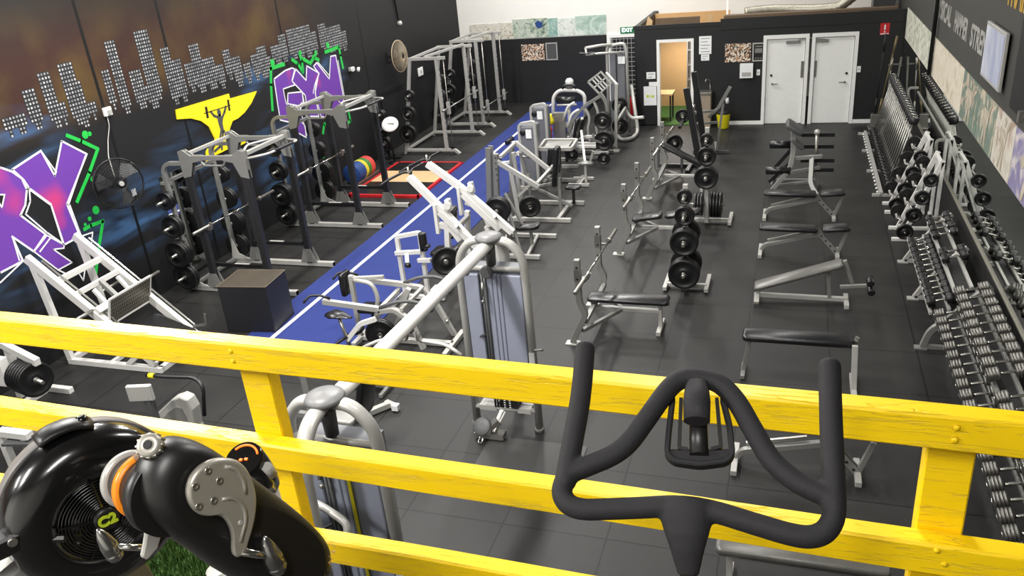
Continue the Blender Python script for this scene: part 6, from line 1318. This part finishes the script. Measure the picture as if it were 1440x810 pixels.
# clips on the rim
a0 = p0 + w_ * .213 - n * .09 - u_ * .02
MB().oval([a0 - u_ * .05 + w_ * .0, a0 - u_ * .02 + w_ * .012, a0 + u_ * .03 + w_ * .012, a0 + u_ * .07 - w_ * .006], .035, .012, 12, .02, up=tuple(w_)).build('top_clip', 'satin', t)
MB().lathe(a0 + u_ * .055 + w_ * .005, w_, [(0, .016), (.012, .014), (.016, .006)], 14).build('clip_screw', 'gloss', t)
c = p0 - u_ * .19 + w_ * .03 - n * .04; MB().bar(c - u_ * .14 + n * .0, c + u_ * .03, .06, .05).bar(c + u_ * .0 - w_ * .0, c + u_ * .10 - w_ * .035 + n * .045, .02, .02).build('side_bracket', 'satin', t, bev=.006)
MB().lathe(c + n * .03 + w_ * .01, n, [(0, .012), (.006, .01)], 12).build('bracket_bolt', 'steel', t)
MB().box(p0 - u_ * .25 - w_ * .24 - n * .12, (.12, .12, .36)).build('side_cover', 'lgrey', t, bev=.02)
MB().bar(p0 - n * .12 - w_ * .2, V((p0.x - .02, p0.y + .1, 3.23)), .09, .08).bar(V((p0.x - .35, p0.y + .1, 3.23)), V((p0.x + .3, p0.y + .1, 3.23)), .06).bar(V((p0.x + .25, p0.y - .02, 3.23)), V((p0.x + .32, p0.y + .2, 3.65)), .09, .02).build('stand', 'grey', t, bev=.004)
MB().bar(V((p0.x + .3, p0.y + .05, 3.25)), V((p0.x + .42, p0.y + .12, 3.78)), .12, .02).build('light_panel', 'lgrey', t)

# ---- black ergometer with alloy crank and bullet grips
p1 = adep(310, 700, 1.42); n1 = V((.94, -.31, .155)).normalized()
t = thing('crank_ergometer', 'black ergometer with an alloy crank plate, orange ring and bullet-shaped grips', 'exercise machine', (p1.x, p1.y, 3.2))
def on(pts, d=0.): return apl(pts, p1 + n1 * d, n1)
body = [(269, 619), (300, 626), (332, 646), (372, 674), (414, 707), (448, 736), (472, 764), (480, 790), (474, 826), (400, 850), (332, 815), (289, 782), (252, 760), (228, 738), (215, 705), (218, 665), (238, 632)]
P = on(body)
def smooth_loop(P, k=3):
    for _ in range(k): 
        Q = []
        for i in range(len(P)): a, b_ = P[i], P[(i + 1) % len(P)]; Q += [a * .75 + b_ * .25, a * .25 + b_ * .75]
        P = Q
    return P
P = smooth_loop(P, 2); cen = sum(P, V((0, 0, 0))) / len(P)
def shell(P, n_, prof, name, m_, t_):     # stacked inset outlines: rounded slab
    vs = []; k = len(P); c = sum(P, V((0, 0, 0))) / k
    for (d, ins) in prof:
        for p in P: vs.append(p + (c - p).normalized() * ins + n_ * d)
    fs = []
    for i in range(len(prof) - 1):
        for j in range(k): a = i * k + j; b_ = i * k + (j + 1) % k; fs.append((a, b_, b_ + k, a + k))
    mb = MB(); mb.add(vs, fs, True); mb.f.append(tuple(range(k))); mb.sm.append(True); mb.f.append(tuple(reversed(range((len(prof) - 1) * k, len(prof) * k)))); mb.sm.append(False)
    return mb.build(name, m_, t_)
shell(P, n1, [(-.09, .03), (-.085, .012), (-.07, .0), (-.05, .0), (-.03, .004), (-.014, .014), (-.004, .03), (0, .045)], 'body_shell', 'satin', t)
# tail facet with a dotted print
b = MB()
for i, (u, v) in enumerate(((471, 768), (469, 776), (466, 784), (463, 791), (459, 799), (455, 806))):
    a, c_ = on([(u - 3.5, v - 2), (u + 2, v + 2.5)], -.004); b.bar(a, c_, .002, .001)
    if i % 2: a, c_ = on([(u - 3.5, v + 2), (u + 2.5, v - 2)], -.004); b.bar(a, c_, .002, .001)
b.build('side_lettering', 'tan', t)
# drum behind: collar, orange ring, grey ring
ac = on([(262, 703)], 0)[0]
MB().lathe(ac - n1 * .075, -n1, [(-.03, .072), (.0, .072), (.008, .066), (.014, .056), (.05, .054), (.052, .0)], 48).build('drum_neck', 'satin', t)
MB().lathe(ac - n1 * .122, -n1, [(0, .052), (.002, .060), (.016, .060), (.018, .050)], 48).build('orange_ring', 'orange', t)
MB().lathe(ac - n1 * .135, -n1, [(0, .046), (.055, .046)], 40).build('rear_drum', 'gloss', t)
MB().lathe(ac - n1 * .186, -n1, [(-.004, .045), (-.003, .053), (.010, .053), (.012, .044)], 48).build('grey_ring', 'lgrey', t)
k_ = adep(211, 627, 1.36); kd = (V((0, 0, CH)) - k_).normalized() * .9 + V((-.3, -.1, .25)); kd.normalize()
kn = MB(); pr = [(0, .010), (.012, .012), (.016, .019), (.020, .021), (.034, .021), (.040, .018), (.041, .008), (.039, .006)]
kn.lathe(k_ - kd * .03, kd, pr, 24)
o = kn.build('tension_knob', 'alu', t)
rb = MB()
for j in range(12):
    a = 2 * PI * j / 12; e1 = kd.orthogonal().normalized(); e2 = kd.cross(e1); d = e1 * math.cos(a) + e2 * math.sin(a); rb.bar(k_ - kd * .012 + d * .021, k_ + kd * .006 + d * .020, .005, .003)
rb.build('knob_grip', 'alu', o)
MB().lathe(k_ + kd * .0105, kd, [(0, .008), (.002, .007)], 12).build('knob_screw', 'dark', o)
MB().cyl(k_ - kd * .03, ac - n1 * .15 + V((0, 0, .05)), .008).build('knob_stem', 'steel', t)
# crescent crank plate
cr = [(312, 643), (330, 646), (345, 660), (354, 682), (357, 705), (353, 735), (343, 765), (340, 778), (330, 783), (324, 776), (325, 752), (318, 733), (306, 722), (290, 725), (275, 722), (263, 708), (259, 690), (264, 670), (278, 654), (295, 645)]
cp = shell(smooth_loop(on(cr, .004), 2), n1, [(0, 0), (.006, -.001), (.012, .002), (.014, .006)], 'crank_plate', 'alu', t)
for (u, v) in ((292, 662), (308, 676), (274, 684), (300, 704), (279, 712)):
    c = on([(u, v)], .018)[0]; bo = MB().lathe(c, n1, [(0, .0068), (.002, .0066), (.003, .004), (.001, .0035)], 14).build('bolt', 'steel', cp); 
g = MB()
for arc in (((316, 656), (332, 660), (343, 676), (345, 694)), ((312, 702), (330, 700), (343, 712), (346, 730), (338, 762))):
    g.tube(on(arc, .018), .0035, 6, .03)
g.build('plate_ridge', 'alu', cp)
c = on([(338, 735)], .018)[0]; MB().lathe(c, n1, [(0, .005), (.002, .004)], 12).build('rivet', 'lgrey', cp)
def bullet(base, tip_c, axis, nm):
    MB().cyl(base, tip_c, .0075, seg=12).build('grip_stem', 'chrome', t)
    axis = V(axis).normalized()
    MB().lathe(tip_c - axis * .04, axis, [(0, .004), (.006, .014), (.02, .019), (.022, .0175), (.026, .0175), (.028, .019), (.045, .0185), (.07, .013), (.085, .007), (.092, .001)], 24).build('bullet_grip', 'bullet', t)
b0 = on([(338, 775)], .012)[0]; bullet(b0, adep(384, 784, 1.50), (-.12, -.05, 1), 0)
# rear crank and second grip
rc = on([(208, 738), (222, 733), (228, 752), (222, 772), (208, 788), (200, 784), (204, 765)], -.20); MB().prism(rc, -n1 * .012).build('rear_crank', 'lgrey', t, bev=.003)
bullet(adep(203, 770, 1.80), adep(154, 769, 1.78), (-.25, -.05, 1), 1)
# console with an orange display
cn = adep(342, 645, 1.86); cd = V((.05, -.45, .89)).normalized()
MB().lathe(cn - cd * .14, cd, [(0, .03), (.05, .042), (.13, .045), (.14, .043)], 28).build('console', 'gloss', t)
e1 = cd.cross(V((0, 1, 0))).normalized(); e1 = -e1 if e1.x < 0 else e1; e2 = cd.cross(e1); e2 = -e2 if e2.z < 0 else e2
dsp = MB()
dsp.tube([cn + cd * .001 + (e1 * math.cos(a) + e2 * math.sin(a)) * .034 for a in [math.radians(x) for x in range(30, 151, 10)]], .0025, 6, 0)
for (x, y) in ((-.016, -.01), (-.004, -.004), (.008, .0), (-.012, -.022), (.0, -.018)): dsp.box(cn + cd * .001 + e1 * x + e2 * y, (.007, .006, .003))
M['lcd'] = mat('orange_display', (240, 110, 20), .5, emit=(255, 110, 20), estr=1.2)
dsp.build('display', 'lcd', t)
MB().cyl(cn - cd * .13, V((cn.x + .03, cn.y + .03, 3.6)), .025).cyl(cn - cd * .06 + e1 * .05, cn - cd * .02 + e1 * .052, .012).build('console_stem', 'lgrey', t)
ft = p1 + V((.02, .12, -.10)); MB().cyl(adep(312, 795, 1.72), V((ft.x, ft.y, 3.24)), .035).bar(V((ft.x - .2, ft.y - .25, 3.23)), V((ft.x + .25, ft.y + .3, 3.23)), .08, .05).build('stand', 'steel', t)
# green grass mat on the deck
g0 = az(243, 800, 3.2)
rnd = random.Random(3); b = MB()
gx, gy, gz = g0.x, g0.y, 3.2
for i in range(6500):
    a = rnd.uniform(-.28, .28); c_ = rnd.uniform(-.3, .16); h = rnd.uniform(.02, .04); p = V((gx + a, gy + c_, gz + .012)); d = V((rnd.uniform(-.012, .012), rnd.uniform(-.012, .012), h)); s_ = V((rnd.uniform(-1, 1), rnd.uniform(-1, 1), 0)).normalized() * .0022
    b.add([p - s_, p + s_, p + d], [(0, 1, 2)])
b.bb(gx - .29, gx + .29, gy - .31, gy + .17, gz, gz + .012)
o = one('grass_mat', b, 'astro', 'green artificial grass on the mezzanine deck under the ergometer', 'grass', (gx, gy, 3.2)); o['kind'] = 'stuff'

# ---- handlebars of the nearest bike
hn = V((.04, -.50, .866)).normalized(); h0 = adep(975, 650, 1.30)
t = thing('bike_handlebar', 'matt black bullhorn handlebars of the nearest bike in front of the railing', 'exercise bike', (h0.x, h0.y, 3.2))
def hp(pts, d=0.): return apl(pts, h0 + hn * d, hn)
loop = [(985, 532), (962, 532), (941, 546), (911, 587), (885, 622), (860, 641), (825, 656), (800, 668), (790, 690), (798, 708), (818, 716), (850, 716), (902, 714), (954, 712), (1002, 719), (1062, 737), (1110, 751), (1140, 755), (1162, 746), (1173, 722), (1165, 700), (1140, 688), (1115, 674), (1084, 646), (1058, 603), (1036, 565), (1012, 540), (985, 532)]
P = hp(loop)
Q = []
for i in range(len(P) - 1):                      # Catmull-Rom through the measured points
    a, b_, c_, d_ = P[i - 1 if i else len(P) - 2], P[i], P[i + 1], P[i + 2 if i + 2 < len(P) else 1]
    for k in range(4):
        s_ = k / 4; Q.append(.5 * ((2 * b_) + (c_ - a) * s_ + (2 * a - 5 * b_ + 4 * c_ - d_) * s_ * s_ + (3 * b_ - a - 3 * c_ + d_) * s_ ** 3))
Q.append(Q[0])
MB_ = MB().tube(Q, .0172, 16, 0)
def prong(a, b_, c_, up):
    p = hp([a, b_, c_]); e = p[2]; m_ = p[1]; s_ = p[0]
    return MB().tube([s_ + hn * up, s_.lerp(m_, .5) + hn * up * .75, m_ + hn * up * .4, e], .0178, 16, .03)
ct = apl([(825, 487), (816, 568), (797, 672)], h0 + hn * .0, hn)
hb = MB_
for pts in (((823, 488), (817, 560), (803, 633), (794, 682)), ((1167, 512), (1168, 580), (1171, 650), (1173, 716))):
    q = hp(pts); hb.tube(q, .0182, 16, .04); 
    e = q[0]; d = (q[0] - q[1]).normalized(); hb.lathe(e - d * .002, d, [(0, .0182), (.006, .016), (.009, .010), (.0095, 0)], 16)
# stem that swells into the bar
s0, s1, s2, s3 = hp([(966, 706), (965, 730), (966, 765), (967, 796)])
sx = (hp([(985, 700)])[0] - hp([(945, 700)])[0]).normalized()
hb.oval([s0 + hn * .0, s1 - hn * .006, s2 - hn * .02, s3 - hn * .045], .042, .022, 20, .03, up=tuple(hn), scales=None) if False else hb.sweep([s0, s0.lerp(s1, .5), s1 - hn * .004, s1.lerp(s2, .5) - hn * .01, s2 - hn * .02, s3 - hn * .045], [(math.cos(2 * PI * k / 20), .55 * math.sin(2 * PI * k / 20)) for k in range(20)], up=hn, smooth=True, scales=[.044, .044, .040, .034, .027, .0165])
for (k, uv) in enumerate(((936, 716), (998, 722))):
    pass
o = hb.build('handlebar', 'foam', t)
rm = o.modifiers.new('blend', 'REMESH'); rm.mode = 'VOXEL'; rm.voxel_size = .0028; rm.use_smooth_shade = True
sm = o.modifiers.new('soften', 'SMOOTH'); sm.factor = .6; sm.iterations = 10
# tablet holder between the arms
r = hp([(980, 540), (980, 598)], .006)
MB().oval([r[0], r[0].lerp(r[1], .5) + hn * .012, r[1] + hn * .014], .021, .016, 16, 0, up=tuple(hn), scales=[.9, 1.05, 1.0]).build('holder_neck', 'foam', t)
r = hp([(982, 585), (983, 640)], -.012); MB().oval([r[0], r[1]], .015, .012, 14, 0, up=tuple(hn)).build('holder_post', 'satin', t)
fr_ = hp([(946, 560), (940, 612), (938, 640), (948, 650), (985, 655), (1022, 650), (1030, 640), (1026, 600), (1016, 560)], -.02)
MB().rt(fr_, .009, .02, up=tuple(hn), r=.01).build('holder_frame', 'foam', t, bev=.002)
fr_ = hp([(958, 562), (955, 632), (967, 634)], -.02); f2_ = hp([(1008, 562), (1014, 630), (1000, 634)], -.02)
MB().rt(fr_, .006, .016, up=tuple(hn), r=.004).rt(f2_, .006, .016, up=tuple(hn), r=.004).build('holder_clip', 'satin', t)
fr_ = hp([(937, 636), (1032, 636), (1024, 655), (984, 660), (945, 654)], -.03); MB().prism(fr_, hn * .016).build('holder_shelf', 'foam', t, bev=.004)
a, b_ = s3 - hn * .045, V((s3.x + .01, s3.y - .12, 3.3)); MB().cyl(a, b_, .0135, seg=16).build('stem_post', mat('brass_tinted_post', (150, 130, 92), .3, .9), t)
e = a + V((.022, 0, -.01)); MB().lathe(e, (1, 0, 0), [(0, .008), (.02, .010), (.03, .006)], 12).build('clamp_knob', 'satin', t)
MB().bar((b_.x - .25, b_.y, 3.23), (b_.x + .25, b_.y, 3.23), .07, .05).bar((b_.x, b_.y - .8, 3.24), (b_.x, b_.y, 3.24), .07, .06).cyl((b_.x, b_.y, 3.24), (b_.x, b_.y, 3.4), .03).build('base', 'satin', t)
